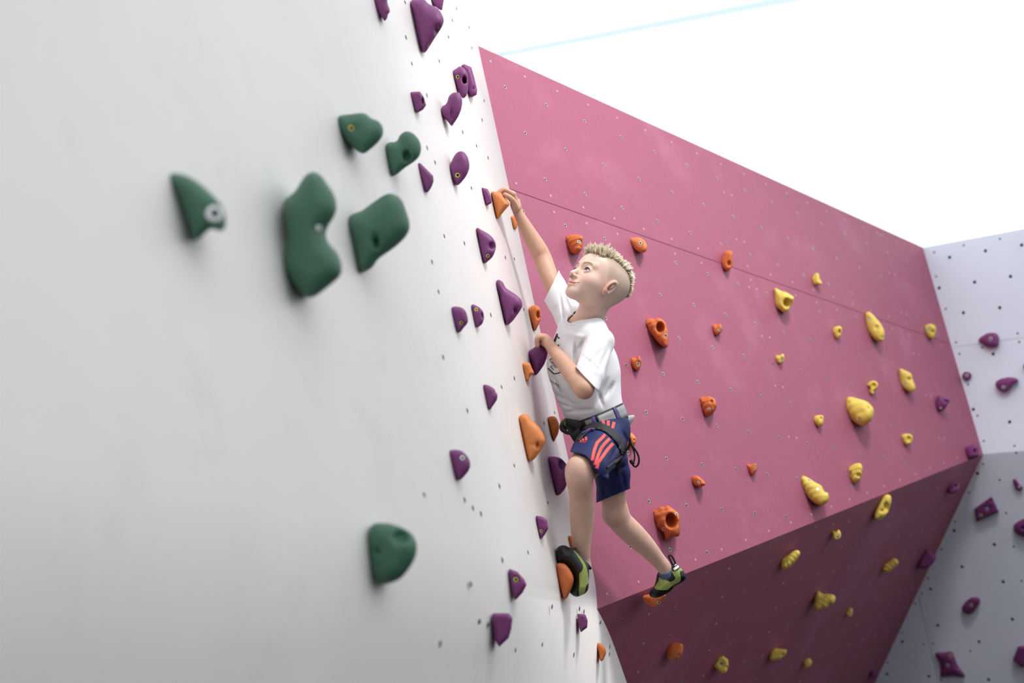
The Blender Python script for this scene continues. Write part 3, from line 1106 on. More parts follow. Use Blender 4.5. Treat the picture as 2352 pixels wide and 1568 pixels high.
hold('L', Z3, [(275, 1130), (330, 1115), (370, 1140), (405, 1195), (418, 1250), (405, 1310), (380, 1370), (350, 1412), (325, 1370), (290, 1240)], 'orange', 'orange half-moon hold under the climber\'s front shoe', T=0.05)
hold('M', Z7, [(1477, 1342), (1500, 1345), (1522, 1370), (1526, 1400), (1500, 1445), (1485, 1390)], 'orange', 'tiny rough orange hold at the foot of the white wall near the corner', style='b', T=0.03)
hold('L', Z3, [(378, 895), (425, 905), (440, 950), (425, 980), (398, 995), (385, 960)], 'orange', 'orange hold almost hidden behind the climber\'s front shin', T=0.03)
# --- pink wall, orange holds
hold('P', Z8, [(62, 180), (100, 160), (160, 155), (225, 165), (225, 220), (215, 290), (170, 325), (130, 315), (90, 260)], 'orange', 'ridged orange hold beside the tip of the climber\'s hair', style='r', bolts=[(195, 213, 17)], T=0.05)
hold('P', Z8, [(640, 195), (660, 180), (730, 177), (770, 195), (800, 230), (808, 270), (795, 305), (760, 315), (710, 290), (670, 245)], 'amber', 'orange bean-shaped hold just below the long joint', bolts=[(748, 225, 19)], T=0.04)
hold('P', Z8, [(1470, 400), (1490, 340), (1510, 305), (1540, 295), (1578, 310), (1580, 370), (1575, 420), (1560, 460), (1530, 478), (1490, 450)], 'orange', 'upright orange hold with chalk splashes where the two joints cross', pockets=[(1548, 410, 14, 24)], T=0.04)
hold('P', Z8, [(775, 935), (830, 908), (880, 915), (905, 902), (965, 935), (985, 990), (998, 1050), (998, 1110), (990, 1165), (930, 1140), (870, 1075), (800, 990)], 'orange', 'large orange horn-shaped hold with a big round hole and ribbed ends', style='r', pockets=[(930, 985, 32, 46, 3.0), (833, 955, 9, 9)], bolts=[(978, 1055, 17)], T=0.07)
hold('P', Z8, [(1385, 975), (1410, 958), (1440, 965), (1465, 955), (1482, 985), (1478, 1025), (1440, 1062), (1405, 1030)], 'orange', 'small knobbly orange hold beside the large horn-shaped one', style='b', bolts=[(1455, 1010, 13)], T=0.03)
hold('P', Z8, [(655, 1300), (670, 1260), (710, 1265), (730, 1242), (750, 1265), (755, 1320), (725, 1378), (690, 1355)], 'orange', 'small rough orange hold with a thumb knob and white bolt', style='b', bolts=[(728, 1310, 17)], T=0.035)
hold('P', ZL, [(925, 300), (1000, 295), (1060, 285), (1120, 310), (1150, 360), (1145, 430), (1100, 500), (1040, 530), (985, 500), (935, 390)], 'orange', 'round orange hold with a frilled rim like a shell, level with the waist', style='r', pockets=[(1090, 345, 18, 28)], bolts=[(1062, 443, 20)], T=0.05)
hold('P', ZL, [(0, 930), (-40, 850), (-20, 780), (35, 745), (80, 770), (115, 820), (115, 870), (80, 930), (30, 960)], 'amber', 'smooth pale orange hold peeping out behind the climber\'s hip', pockets=[(95, 840, 10, 16)], T=0.05)
hold('P', ZL, [(825, 1330), (860, 1300), (920, 1310), (980, 1360), (1010, 1405), (990, 1425), (930, 1445), (870, 1425), (825, 1380)], 'orange', 'rough orange fish-shaped hold with a bright bolt', style='b', bolts=[(922, 1382, 19)], T=0.035)
hold('P', ZL, [(1530, 1140), (1590, 1160), (1650, 1140), (1672, 1185), (1660, 1240), (1620, 1295), (1590, 1280), (1545, 1200)], 'orange', 'small three-cornered orange hold beside the fish-shaped one', bolts=[(1642, 1192, 18)], T=0.03)
hold('P', ZE, [(380, 435), (430, 430), (445, 412), (480, 415), (490, 402), (530, 425), (570, 460), (577, 520), (570, 600), (525, 605), (490, 632), (470, 580), (420, 540), (400, 490)], 'orange', 'large orange ring hold with pointed ribs and an open centre', style='r', pockets=[(522, 505, 31, 44, 3.0), (475, 437, 7, 6)], bolts=[(556, 458, 12), (470, 557, 13)], T=0.07)
hold('P', ZE, [(322, 1005), (350, 990), (420, 985), (480, 985), (470, 1020), (445, 1050), (400, 1068), (350, 1040)], 'orange', 'orange foothold under the toe of the climber\'s rear shoe', style='b', bolts=[(437, 1040, 12)], T=0.05)
hold('Q', ZE, [(488, 1380), (500, 1330), (530, 1305), (590, 1310), (597, 1350), (580, 1395), (540, 1415), (500, 1405)], 'orange', 'dull orange boulder-like hold below the fold of the pink wall', style='b', pockets=[(572, 1385, 9, 9)], T=0.05)
# --- pink wall, yellow holds
hold('P', ZA, [(195, 590), (205, 518), (270, 550), (340, 570), (420, 620), (425, 650), (390, 730), (330, 812), (270, 780), (200, 725)], 'yellow', 'large square-cut yellow hold with a deep round mouth below the joint', pockets=[(352, 690, 40, 48, 2.5)], T=0.06)
hold('P', ZA, [(638, 420), (650, 380), (690, 342), (720, 360), (730, 410), (758, 470), (700, 480), (660, 480)], 'yellow', 'small yellow tooth-shaped hold, the only yellow one above the joint', style='b', T=0.03)
hold('P', ZA, [(875, 1025), (900, 980), (950, 963), (988, 985), (985, 1060), (935, 1118), (900, 1080)], 'yellow', 'small pale yellow hold with a slit on its side, beside the surfboard-shaped one', pockets=[(965, 1032, 14, 30)], T=0.03)
hold('P', ZA, [(1262, 840), (1280, 800), (1330, 810), (1400, 880), (1460, 960), (1492, 1040), (1480, 1130), (1445, 1150), (1380, 1125), (1310, 1050), (1270, 960)], 'yellow', 'long yellow surfboard-shaped hold lying across the joint', bolts=[(1302, 883, 18)], pockets=[(1402, 978, 20, 24), (1465, 1095, 10, 14)], T=0.06)
hold('P', ZA, [(1952, 985), (1975, 955), (2030, 938), (2080, 960), (2097, 1020), (2070, 1100), (2040, 1118), (1985, 1080)], 'yellow', 'angular yellow hold with pale bolt on the far end of the joint', bolts=[(2005, 1000, 20)], pockets=[(2060, 1030, 18, 20)], T=0.04, style='b')
hold('P', ZA, [(205, 1340), (225, 1310), (265, 1310), (285, 1288), (312, 1310), (308, 1370), (275, 1405), (240, 1400)], 'yellow', 'tiny heart-shaped yellow hold far below the large square-cut one', bolts=[(283, 1355, 17)], T=0.03)
hold('P', ZB, [(1275, 110), (1330, 120), (1385, 150), (1395, 200), (1420, 260), (1415, 300), (1380, 318), (1320, 285), (1280, 230)], 'yellow', 'long smooth yellow hold with three openings, above the purple hold', bolts=[(1328, 243, 12)], pockets=[(1368, 200, 13, 17), (1385, 290, 8, 6)], T=0.055)
hold('P', ZB, [(978, 255), (1010, 220), (1050, 212), (1083, 235), (1080, 280), (1050, 300), (1048, 330), (1025, 338), (1005, 310), (1010, 275)], 'yellow', 'small yellow hold shaped like a snail, above the big shell-shaped one', pockets=[(1048, 255, 16, 22)], T=0.03)
hold('P', ZB, [(782, 430), (795, 385), (825, 360), (900, 375), (980, 400), (1035, 450), (1047, 500), (1030, 560), (990, 600), (950, 618), (880, 590), (820, 530), (790, 480)], 'yellow', 'biggest yellow hold, a broad rippled shell shape', style='r', bolts=[(907, 565, 14)], pockets=[(1000, 455, 12, 19), (825, 413, 7, 7)], T=0.09)
hold('P', ZB, [(500, 570), (515, 535), (545, 522), (590, 530), (593, 570), (585, 610), (550, 627), (520, 600)], 'yellow', 'small lumpy yellow hold level with the big shell-shaped one', style='b', pockets=[(572, 550, 11, 17)], T=0.03)
hold('P', ZB, [(1290, 710), (1330, 688), (1380, 695), (1398, 725), (1385, 770), (1350, 797), (1310, 770)], 'yellow', 'small yellow thimble-like hold with one large pocket under the purple hold', pockets=[(1365, 735, 18, 25)], T=0.035)
hold('P', ZB, [(810, 1015), (850, 975), (910, 955), (940, 975), (942, 1030), (920, 1100), (885, 1135), (850, 1115), (820, 1060)], 'yellow', 'rippled yellow leaf-shaped hold with a green-tinted bolt near the fold', style='r', bolts=[(832, 1045, 15)], pockets=[(908, 1065, 13, 16)], T=0.05)
hold('P', ZB, [(380, 1110), (400, 1068), (450, 1085), (520, 1130), (575, 1160), (600, 1210), (635, 1225), (640, 1280), (620, 1310), (570, 1333), (500, 1300), (440, 1240), (395, 1160)], 'yellow', 'long ribbed yellow hold like a croissant with two bolts', style='r', bolts=[(464, 1108, 14), (540, 1185, 13)], pockets=[(436, 1126, 9, 9)], T=0.08)
hold('Q', ZB, [(1048, 1430), (1060, 1370), (1100, 1290), (1150, 1240), (1195, 1245), (1205, 1290), (1190, 1360), (1155, 1425), (1100, 1465), (1060, 1460)], 'yellow', 'yellow almond-shaped hold with a large triangular scoop, on the fold', pockets=[(1162, 1350, 22, 40, 1.2), (1125, 1385, 18, 14, 1.4), (1142, 1280, 5, 5)], bolts=[(1103, 1440, 14, 'Y')], T=0.06)
hold('Q', ZC, [(555, 285), (580, 295), (610, 278), (628, 310), (622, 350), (580, 368), (560, 340)], 'yellow', 'small yellow hold like a molar just below the fold', bolts=[(603, 335, 13)], T=0.03)
hold('Q', ZC, [(128, 525), (180, 490), (240, 455), (275, 458), (282, 490), (250, 540), (200, 590), (160, 608), (130, 590)], 'yellow', 'slanting twisted yellow hold with a small dark hole', style='r', pockets=[(168, 548, 10, 9)], T=0.045)
hold('Q', ZC, [(980, 630), (990, 570), (1030, 545), (1070, 520), (1105, 535), (1110, 565), (1075, 595), (1030, 632)], 'yellow', 'thumb-shaped grooved yellow hold beside the dark purple wedge', style='r', T=0.045)
hold('Q', ZC, [(405, 940), (410, 870), (420, 800), (445, 797), (470, 820), (520, 820), (570, 830), (583, 865), (560, 905), (525, 905), (515, 935), (480, 935), (430, 962)], 'yellow', 'yellow claw-shaped hold with fanned ridges', style='r', T=0.05)
hold('Q', ZC, [(668, 985), (690, 945), (720, 937), (727, 970), (715, 1008), (690, 1005)], 'yellow', 'tiny yellow chip hold beside the claw-shaped one', bolts=[(707, 980, 10)], T=0.025)
hold('Q', ZC, [(28, 1370), (35, 1300), (70, 1275), (175, 1285), (170, 1320), (120, 1370), (60, 1382)], 'yellow', 'box-shaped yellow hold with a bolt hole low on the pink wall', style='f', pockets=[(135, 1332, 11, 11)], T=0.05)
hold('Q', ZC, [(315, 1420), (320, 1375), (360, 1360), (383, 1385), (375, 1420), (335, 1442)], 'yellow', 'tiny crumpled yellow hold beside the box-shaped one', style='b', T=0.03)
hold('Q', ZE, [(800, 1455), (830, 1400), (860, 1388), (895, 1415), (897, 1460), (880, 1500), (850, 1502)], 'yellow', 'yellow pentagon-shaped hold with a large central bolt', style='f', bolts=[(850, 1440, 15)], pockets=[(885, 1465, 9, 12)], T=0.045)
# --- pink wall, purple holds
hold('P', ZB, [(1600, 420), (1620, 355), (1650, 345), (1700, 365), (1730, 385), (1710, 430), (1680, 470), (1645, 490), (1605, 460)], 'purple', 'purple hold with pocketed lobes among the yellow holds', style='b', bolts=[(1652, 458, 12)], pockets=[(1702, 398, 14, 18), (1675, 385, 8, 10)], T=0.045)
hold('P', ZD, [(652, 85), (680, 62), (730, 60), (742, 110), (735, 135), (690, 150), (662, 135)], 'purple', 'purple hold in the far corner just above the fold', pockets=[(715, 98, 7, 14)], T=0.04)
hold('Q', ZD, [(543, 330), (575, 310), (612, 305), (615, 345), (580, 370), (548, 365)], 'purple', 'shadowed purple hold with a slot just below the fold', pockets=[(592, 318, 14, 6)], T=0.035)
hold('Q', ZC, [(1265, 605), (1300, 520), (1350, 432), (1420, 485), (1432, 520), (1400, 570), (1345, 612)], 'purple', 'dark purple wedge jutting over the edge of the pink wall', style='f', T=0.06)
hold('Q', ZC, [(872, 1525), (890, 1460), (935, 1490), (925, 1530)], 'purple', 'dark little purple hold lowest along the pink wall\'s edge', style='f', T=0.03)
# --- pale right wall, purple holds
hold('R', ZR, [(640, 815), (700, 770), (770, 765), (797, 800), (790, 870), (710, 875), (660, 845)], 'purple', 'purple pointed hold crossing the joint of the pale wall', bolts=[(735, 808, 16)], pockets=[(700, 855, 9, 7)], W=0.05)
hold('R', ZR, [(510, 1105), (535, 1067), (583, 1085), (575, 1120), (545, 1140)], 'purple', 'smallest purple hold on the pale wall, with a big white bolt', bolts=[(546, 1097, 15)], W=0.03)
hold('R', ZR, [(770, 1160), (800, 1130), (870, 1112), (930, 1118), (952, 1140), (910, 1170), (880, 1210), (840, 1228), (790, 1205)], 'purple', 'purple comma-shaped hold on the pale wall, bolt in its thick end', bolts=[(833, 1188, 16)], W=0.06)
hold('R', ZR, [(988, 1030), (1005, 995), (1040, 1000), (1045, 1035), (1005, 1048)], 'purple', 'purple hold on the pale wall above the comma-shaped one', W=0.04)
hold('S', ZD, [(957, 280), (975, 277), (995, 305), (1018, 325), (1010, 345), (985, 348), (970, 330)], 'purple', 'purple skittle-shaped hold on the pale wall', bolts=[(998, 325, 10)], W=0.03)
hold('S', ZD, [(710, 465), (760, 430), (822, 385), (868, 485), (725, 545)], 'purple', 'flat purple kite-shaped plate hold with three holes', style='f', bolts=[(793, 463, 12), (755, 503, 11, 'Y')], pockets=[(820, 415, 7, 8)], W=0.045)
hold('S', ZD, [(960, 580), (980, 550), (1050, 520), (1090, 560), (1060, 640), (1000, 635), (965, 610)], 'purple', 'bulky purple hold next to the kite-shaped plate', W=0.06, pockets=[(1022, 588, 9, 12)])
hold('S', ZD, [(632, 1095), (660, 1050), (700, 1025), (745, 1033), (740, 1070), (700, 1125), (660, 1128)], 'purple', 'purple lemon-shaped hold in the shaded middle of the pale wall', bolts=[(693, 1072, 12)], pockets=[(695, 1107, 8, 6), (670, 1105, 5, 5)], W=0.05)
hold('S', ZD, [(465, 1380), (520, 1375), (570, 1370), (585, 1400), (610, 1460), (650, 1515), (640, 1530), (570, 1525), (500, 1530), (498, 1490), (490, 1440)], 'purple', 'four-pointed dark purple plate hold beside the upright joint', bolts=[(545, 1455, 12), (562, 1395, 11, 'Y')], pockets=[(620, 1505, 6, 6)], W=0.045)
hold('S', ZD, [(955, 1420), (990, 1335), (1060, 1330), (1080, 1450), (1010, 1470)], 'purple', 'dark blocky purple hold low on the pale wall', style='f', W=0.06)
# ------------------------------------------------------------------ the climbing boy
from mathutils.bvhtree import BVHTree


def rr(r, d):
    return r * d / FPX


def J(q):
    return px(q[0], q[1], q[2])


M_skin = mat('skin', '#d8b09a', rough=0.52, noise=0.05, nscale=45, bump=0.05, bscale=600, spec=0.35, attr='Col', sss=0.12)
M_shirt = mat('white_cotton', '#dfdfe3', rough=0.85, noise=0.02, nscale=30, bump=0.15, bscale=1200, spec=0.2, sheen=0.2)
M_shorts = mat('navy_polyester', '#1b2454', rough=0.6, noise=0.08, nscale=40, bump=0.15, bscale=900, spec=0.25)
M_coral = mat('coral_print', '#e3554f', rough=0.6, noise=0.05, nscale=80)
M_black = mat('black_webbing', '#17171b', rough=0.6, noise=0.15, nscale=150, bump=0.2, bscale=900)
M_rubber = mat('black_rubber', '#131316', rough=0.45, noise=0.1, nscale=60, spec=0.4)
M_lime = mat('olive_lime_suede', '#8d9a4e', rough=0.8, noise=0.1, nscale=90, bump=0.2, bscale=500, sheen=0.2)
M_greyp = mat('silver_padding', '#8d9190', rough=0.5, noise=0.06, nscale=60)
M_violet = mat('violet_webbing', '#54427f', rough=0.6, noise=0.08, nscale=120)
M_olive = mat('olive_sling', '#5d6a3c', rough=0.7, noise=0.1, nscale=120)
M_print = mat('black_print', '#1d1c20', rough=0.7, noise=0.05)
M_hair = mat('blond_hair', '#d8c9a4', rough=0.45, noise=0.06, nscale=100, spec=0.4, attr='Col')
M_eye = mat('eyeball', '#f2eeea', rough=0.15, noise=0.01, attr='Col', spec=0.5)
M_sock_c = mat('blue_sock', '#56637d', rough=0.85, noise=0.06, nscale=150)
M_whitep = mat('white_plastic', '#e9e9ea', rough=0.4, noise=0.02)

# --- head frame: turned to the white wall, chin lifted
Fh = nrm(-0.703 * CX + 0.559 * CY + 0.44 * CZ)
Uh = nrm(CY - Fh * (CY @ Fh))
Lh = np.cross(Uh, Fh)
Hc = px(1375.5, 656, 4.73)
HS = 1.05
HA = np.stack([Fh, Lh, Uh])


def HL(x, y, z):
    return Hc + HS * (x * Fh + y * Lh + z * Uh)


def head_local(P):
    return ((P - Hc) @ HA.T) / HS


hb = Blend()


def he(c, r, k, op='u', ax=None):
    hb.ell(HL(*c), HA if ax is None else ax, np.array(r) * HS, k, op)


def hcap(a, b, ra, rb, k, op='u'):
    hb.cap(HL(*a), HL(*b), ra * HS, rb * HS, k, op)


he((-0.008, 0, 0.027), (0.089, 0.072, 0.077), 0.01)
he((0.038, 0, 0.035), (0.053, 0.060, 0.053), 0.03)
he((0.030, 0, -0.016), (0.055, 0.060, 0.058), 0.03)
he((0.024, 0, -0.046), (0.052, 0.047, 0.034), 0.024)
he((0.060, 0, -0.050), (0.030, 0.032, 0.026), 0.025)
he((0.070, 0, -0.0765), (0.019, 0.025, 0.0155), 0.022)
for s in (-1, 1):
    he((0.053, s * 0.037, -0.026), (0.026, 0.022, 0.022), 0.022)
    hcap((0.083, s * 0.012, 0.020), (0.071, s * 0.044, 0.022), 0.0075, 0.007, 0.014)
hcap((0.083, 0, 0.010), (0.1045, 0, -0.0255), 0.0062, 0.0076, 0.010)
for s in (-1, 1):
    he((0.0945, s * 0.0115, -0.0310), (0.0090, 0.0060, 0.0060), 0.005)
    he((0.096, s * 0.031, 0.0015), (0.014, 0.021, 0.012), 0.014, 's')
    he((0.0735, s * 0.031, 0.002), (0.0155, 0.0165, 0.0150), 0.004)
    he((0.091, s * 0.0315, 0.0005), (0.0105, 0.0148, 0.0066), 0.0012, 's')
    # lips
    hcap((0.0935, 0, -0.0500), (0.0835, s * 0.021, -0.0510), 0.0050, 0.0030, 0.006)
    hcap((0.0920, 0, -0.0610), (0.0830, s * 0.018, -0.0565), 0.0060, 0.0035, 0.006)
    hcap((0.1000, 0, -0.0556), (0.0900, s * 0.018, -0.0542), 0.0016, 0.0012, 0.002, 's')
    he((0.0995, s * 0.0068, -0.0380), (0.006, 0.0040, 0.0050), 0.0015, 's')
    # ear
    eu = nrm(Uh * 0.9 - Fh * 0.42)
    en = nrm(Lh * s * 0.86 - Fh * 0.40)
    en = nrm(en - eu * (en @ eu))
    ef = np.cross(eu, en)
    EA = np.stack([eu, ef, en])
    ec = HL(0.002, s * 0.0715, -0.012)
    hb.ell(ec, EA, np.array((0.031, 0.0185, 0.0070)) * HS, 0.006)
    hb.ell(ec + en * 0.004 + eu * 0.002, EA, np.array((0.0215, 0.0115, 0.0070)) * HS, 0.003, 's')
    hb.ell(ec - eu * 0.004 - ef * 0.0, EA, np.array((0.011, 0.0075, 0.012)) * HS, 0.003, 's')
    hb.ell(ec + en * 0.000 + eu * 0.006, EA, np.array((0.012, 0.0035, 0.005)) * HS, 0.003)
    hb.ell(ec - eu * 0.024, EA, np.array((0.009, 0.009, 0.006)) * HS, 0.006)
# neck
NK0, NK1 = J((1345, 755, 4.78)), J((1370, 688, 4.75))
hb.cap(NK0, NK1, rr(33, 4.78), rr(33, 4.75), 0.022)
hb.cap(J((1334, 785, 4.78)), NK0, rr(54, 4.78), rr(34, 4.78), 0.03)
hb.cap(J((1314, 762, 4.81)), J((1342, 762, 4.78)), rr(20, 4.8), rr(38, 4.78), 0.02)
hb.cap(J((1315, 746, 4.80)), J((1338, 752, 4.78)), rr(15, 4.8), rr(32, 4.78), 0.02)
hV, hQ_ = hb.mesh(0.0014)

# --- body: slim trunk hidden by the clothes, arms with hands, legs
bb = Blend()


def chain(B, P, R, k):
    """one smooth limb: spline through P with radii R"""
    P, R = np.asarray(P, float), np.asarray(R, float)
    A = np.concatenate([P, R[:, None]], 1)
    C = []
    n = len(A)
    for i in range(n - 1):
        a, b, c, d = A[max(i - 1, 0)], A[i], A[i + 1], A[min(i + 2, n - 1)]
        for t in np.linspace(0, 1, 6, endpoint=False):
            C.append(0.5 * (2 * b + (c - a) * t + (2 * a - 5 * b + 4 * c - d) * t * t + (3 * b - a - 3 * c + d) * t ** 3))
    C.append(A[-1])
    C = np.array(C)

    def fn(X):
        D = np.full(len(X), 0.5)
        lo, hi = X[0], X[-1]                                 # corners of the block
        mid, half = (lo + hi) / 2, np.linalg.norm(hi - lo) / 2
        for a, b in zip(C[:-1], C[1:]):
            ba = b[:3] - a[:3]
            if np.linalg.norm(mid - (a[:3] + b[:3]) / 2) > half + np.linalg.norm(ba) / 2 + max(a[3], b[3]) + 0.05:
                continue
            l2 = max(ba @ ba, 1e-12)
            q = X - a[:3]
            t = np.clip((q @ ba) / l2, 0, 1)
            q = q - t[:, None] * ba
            D = np.minimum(D, np.sqrt(np.einsum('ij,ij->i', q, q)) - (a[3] + (b[3] - a[3]) * t))
        return D
    m = R.max()
    B.add(fn, P.min(0) - m, P.max(0) + m, k)


def limb(pts, k=0.015, B=None):
    """chain of (x, y, depth, radius) in pixels and metres"""
    chain(B or bb, [J(p) for p in pts], [rr(p[3], p[2]) for p in pts], k)


limb([(1340, 775, 4.78, 42), (1352, 850, 4.75, 50), (1376, 960, 4.72, 46), (1384, 995, 4.72, 44)], 0.03)
bb.cap(J((1376, 790, 4.64)), J((1312, 745, 4.86)), rr(20, 4.7), rr(18, 4.7), 0.02)
# raised right arm
limb([(1304, 722, 4.87, 20), (1264, 640, 4.94, 20.5), (1248, 597, 4.985, 20.5), (1236, 572, 4.99, 20.5), (1214, 534, 4.99, 17), (1192, 492, 4.985, 11.8), (1184, 470, 4.985, 12)], 0.016)
for i, dd in enumerate((-0.030, -0.010, 0.010, 0.029)):
    ly = (0, -1.5, -0.5, 2.0)[i]
    lx = (0, -1.5, -1.0, 1.0)[i]
    dk = 4.982 + dd
    bb.cap(J((1186, 474, dk * 0.5 + 4.982 * 0.5)), J((1178.5 + lx * 0.4, 446 + ly * 0.6, dk)), rr(8.5, 4.98), rr(6.6, 4.98), 0.010)
    limb([(1178.5 + lx * 0.4, 446 + ly * 0.6, dk, 6.4), (1160.5 + lx, 436.5 + ly * 0.6, dk, 5.7), (1150.5 + lx, 440.5 + ly, dk, 5.1), (1143.5 + lx, 447.5 + ly, dk, 4.4)], 0.004)
limb([(1186, 478, 4.955, 8), (1178, 461, 4.935, 7.0), (1167, 451, 4.925, 5.9), (1159.5, 446.5, 4.926, 4.8)], 0.006)
# bent left arm
limb([(1378, 785, 4.63, 22), (1362, 840, 4.54, 20.5), (1342, 893, 4.46, 20)], 0.016)
limb([(1342, 895, 4.46, 20), (1330, 879, 4.49, 21.5), (1305, 846, 4.58, 19.5), (1270, 801, 4.71, 13.0), (1261, 788, 4.75, 12.5)], 0.016)
bb.cap(J((1262, 792, 4.77)), J((1246, 783, 4.81)), rr(11, 4.75), rr(9, 4.8), 0.010)
bb.cap(J((1262, 790, 4.78)), J((1249, 780, 4.835)), rr(11, 4.75), rr(9, 4.8), 0.010)
bb.cap(J((1247, 783, 4.80)), J((1246, 781, 4.85)), rr(7.5, 4.8), rr(7.5, 4.8), 0.008)
for i, dd in enumerate((-0.030, -0.010, 0.010, 0.029)):
    ly = (1.5, -1.0, -1.5, 0.0)[i]
    dk = 4.815 + dd
    bb.cap(J((1263, 789, dk * 0.5 + 4.76 * 0.5)), J((1252.5, 775.5 + ly, dk)), rr(9.5, 4.8), rr(7.4, 4.8), 0.010)
    limb([(1252.5, 775.5 + ly, dk, 7.2), (1244, 773 + ly, dk, 6.8), (1236.5, 775.5 + ly, dk, 6.5), (1233.5, 783 + ly, dk, 6.0), (1234.5, 792 + ly, dk, 5.2)], 0.004)
limb([(1263, 795, 4.79, 8), (1256, 789, 4.85, 6.6), (1249, 788, 4.875, 5.6), (1243, 791, 4.88, 4.8)], 0.006)
# near left leg, knee lifted towards the camera
limb([(1394, 995, 4.67, 42), (1362, 1045, 4.50, 42), (1334, 1080, 4.345, 33)], 0.02)
limb([(1335, 1076, 4.35, 32), (1331, 1096, 4.335, 32), (1335, 1135, 4.36, 28.5), (1337, 1180, 4.385, 28.5), (1336, 1225, 4.395, 24), (1337, 1265, 4.40, 18.5), (1338, 1290, 4.405, 16.5), (1336, 1320, 4.39, 17)], 0.012)
bb.ell(J((1324, 1080, 4.322)), np.stack([CX, CY, CZ]), (rr(19, 4.3), rr(24, 4.3), rr(16, 4.3)), 0.025)
# far right leg reaching back to the pink wall
limb([(1392, 1015, 4.77, 38), (1404, 1090, 4.81, 29.5), (1410, 1150, 4.85, 28), (1415, 1180, 4.865, 28)], 0.02)
limb([(1413, 1172, 4.86, 27.5), (1424, 1196, 4.875, 27.5), (1452, 1224, 4.90, 27), (1480, 1251, 4.925, 23.5), (1508, 1282, 4.955, 18), (1525, 1302, 4.97, 16.5), (1532, 1318, 4.975, 14)], 0.014)
bb.ell(J((1404, 1184, 4.848)), np.stack([CX, CY, CZ]), (rr(19, 4.8), rr(19, 4.8), rr(18, 4.8)), 0.02)
bV, bQ_ = bb.mesh(0.0021)

V = np.concatenate([hV, bV])
Qd = np.concatenate([hQ_, bQ_ + len(hV)])
person = mesh_obj('person', V, Qd, M_skin, None, J((1390, 1000, 4.72)), smooth=True)
tag(person, 'boy in white T-shirt, navy shorts and harness climbing up the corner', 'person')

# skin tones per vertex
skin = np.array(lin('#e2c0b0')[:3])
arm = np.array(lin('#c59a83')[:3])  # tanned arms, set darker to include their shading
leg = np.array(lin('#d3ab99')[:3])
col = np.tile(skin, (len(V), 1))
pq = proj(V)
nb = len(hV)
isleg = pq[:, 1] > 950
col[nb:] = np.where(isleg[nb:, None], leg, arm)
h_ = head_local(hV)
x, y, z = h_[:, 0], h_[:, 1], h_[:, 2]


def paint(mask, c, base):
    c = np.array(lin(c)[:3])
    return base * (1 - mask[:, None]) + c * mask[:, None]


def soft(v, a, b):
    t = np.clip((v - a) / (b - a), 0, 1)
    return t * t * (3 - 2 * t)


hc = col[:nb]
ck = np.exp(-(((x - 0.07) / 0.025) ** 2 + ((np.abs(y) - 0.04) / 0.02) ** 2 + ((z + 0.03) / 0.02) ** 2))
hc = paint(ck * 0.35, '#d89b88', hc)
# shaved sides
zl = np.interp(z, [-0.09, -0.045, -0.015, 0.000, 0.025, 0.045, 0.062, 0.08], [-0.045, -0.025, -0.002, 0.028, 0.036, 0.044, 0.060, 0.085])
st = soft(zl - x, -0.003, 0.010) * soft(z, -0.085, -0.05)
ear = soft(np.abs(y), 0.0705, 0.075) * soft(0.036 - np.abs(z + 0.012), 0, 0.006) * (np.abs(x + 0.002) < 0.03)
hc = paint(st * (0.30 + 0.3 * soft(z, -0.02, 0.05)) * (1 - ear), '#b0a090', hc)
hc = paint(st * soft(z, 0.05, 0.08) * 0.6, '#8a7452', hc)
hc = paint(ear * 0.55, '#d88d80', hc)
lipm = soft(0.0095 - np.abs(z + 0.0555), 0, 0.003) * soft(x, 0.082, 0.086) * soft(0.023 - np.abs(y), 0, 0.005) * soft(x - (0.0995 - np.abs(y) * 0.55), -0.012, -0.004)
hc = paint(np.clip(lipm, 0, 1) * 0.6, '#c4827a', hc)
zm = np.where(np.abs(y) < 0.016, -0.0556 + np.abs(y) / 0.016 * 0.0011, -0.0545 + (np.abs(y) - 0.016) / 0.013 * 0.007)
ml = soft(0.0019 - np.abs(z - zm), 0, 0.0012) * (x > 0.075) * soft(0.031 - np.abs(y), 0, 0.002)
hc = paint(ml * 0.95, '#5a2a28', hc)  # dark line painted as the shade in the mouth crease
bz = 0.0235 - ((np.abs(y) - 0.03) / 0.016) ** 2 * 0.004
br = soft(0.0038 - np.abs(z - bz), 0, 0.002) * (x > 0.055) * soft(0.019 - np.abs(np.abs(y) - 0.029), 0, 0.005)
hc = paint(br * 0.8, '#7b5d45', hc)
lid = soft(0.0032 - np.abs(z - (0.0070 - ((np.abs(y) - 0.0315) / 0.014) ** 2 * 0.0055)), 0, 0.001) * (x > 0.07) * soft(0.0155 - np.abs(np.abs(y) - 0.0315), 0, 0.003)
hc = paint(lid * 0.95, '#2c1e18', hc)
nst = np.exp(-(((x - 0.100) / 0.006) ** 2 + ((np.abs(y) - 0.0066) / 0.004) ** 2 + ((z + 0.0380) / 0.0045) ** 2))
hc = paint(np.clip(nst * 1.5, 0, 0.95), '#3a1d19', hc)  # shade inside the nostrils put into the colour
nk = soft(-z, 0.085, 0.13)
hc = paint(nk * 0.6, '#cda086', hc)
col[:nb] = hc
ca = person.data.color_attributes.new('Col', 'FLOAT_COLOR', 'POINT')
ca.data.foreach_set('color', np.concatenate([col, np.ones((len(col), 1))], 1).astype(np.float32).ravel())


def child(name, V, F, m, parent=None, smooth=True, fmat=None):
    return mesh_obj(name, V, F, m, parent or person, np.mean(np.asarray(V), 0), smooth=smooth, fmat=fmat)


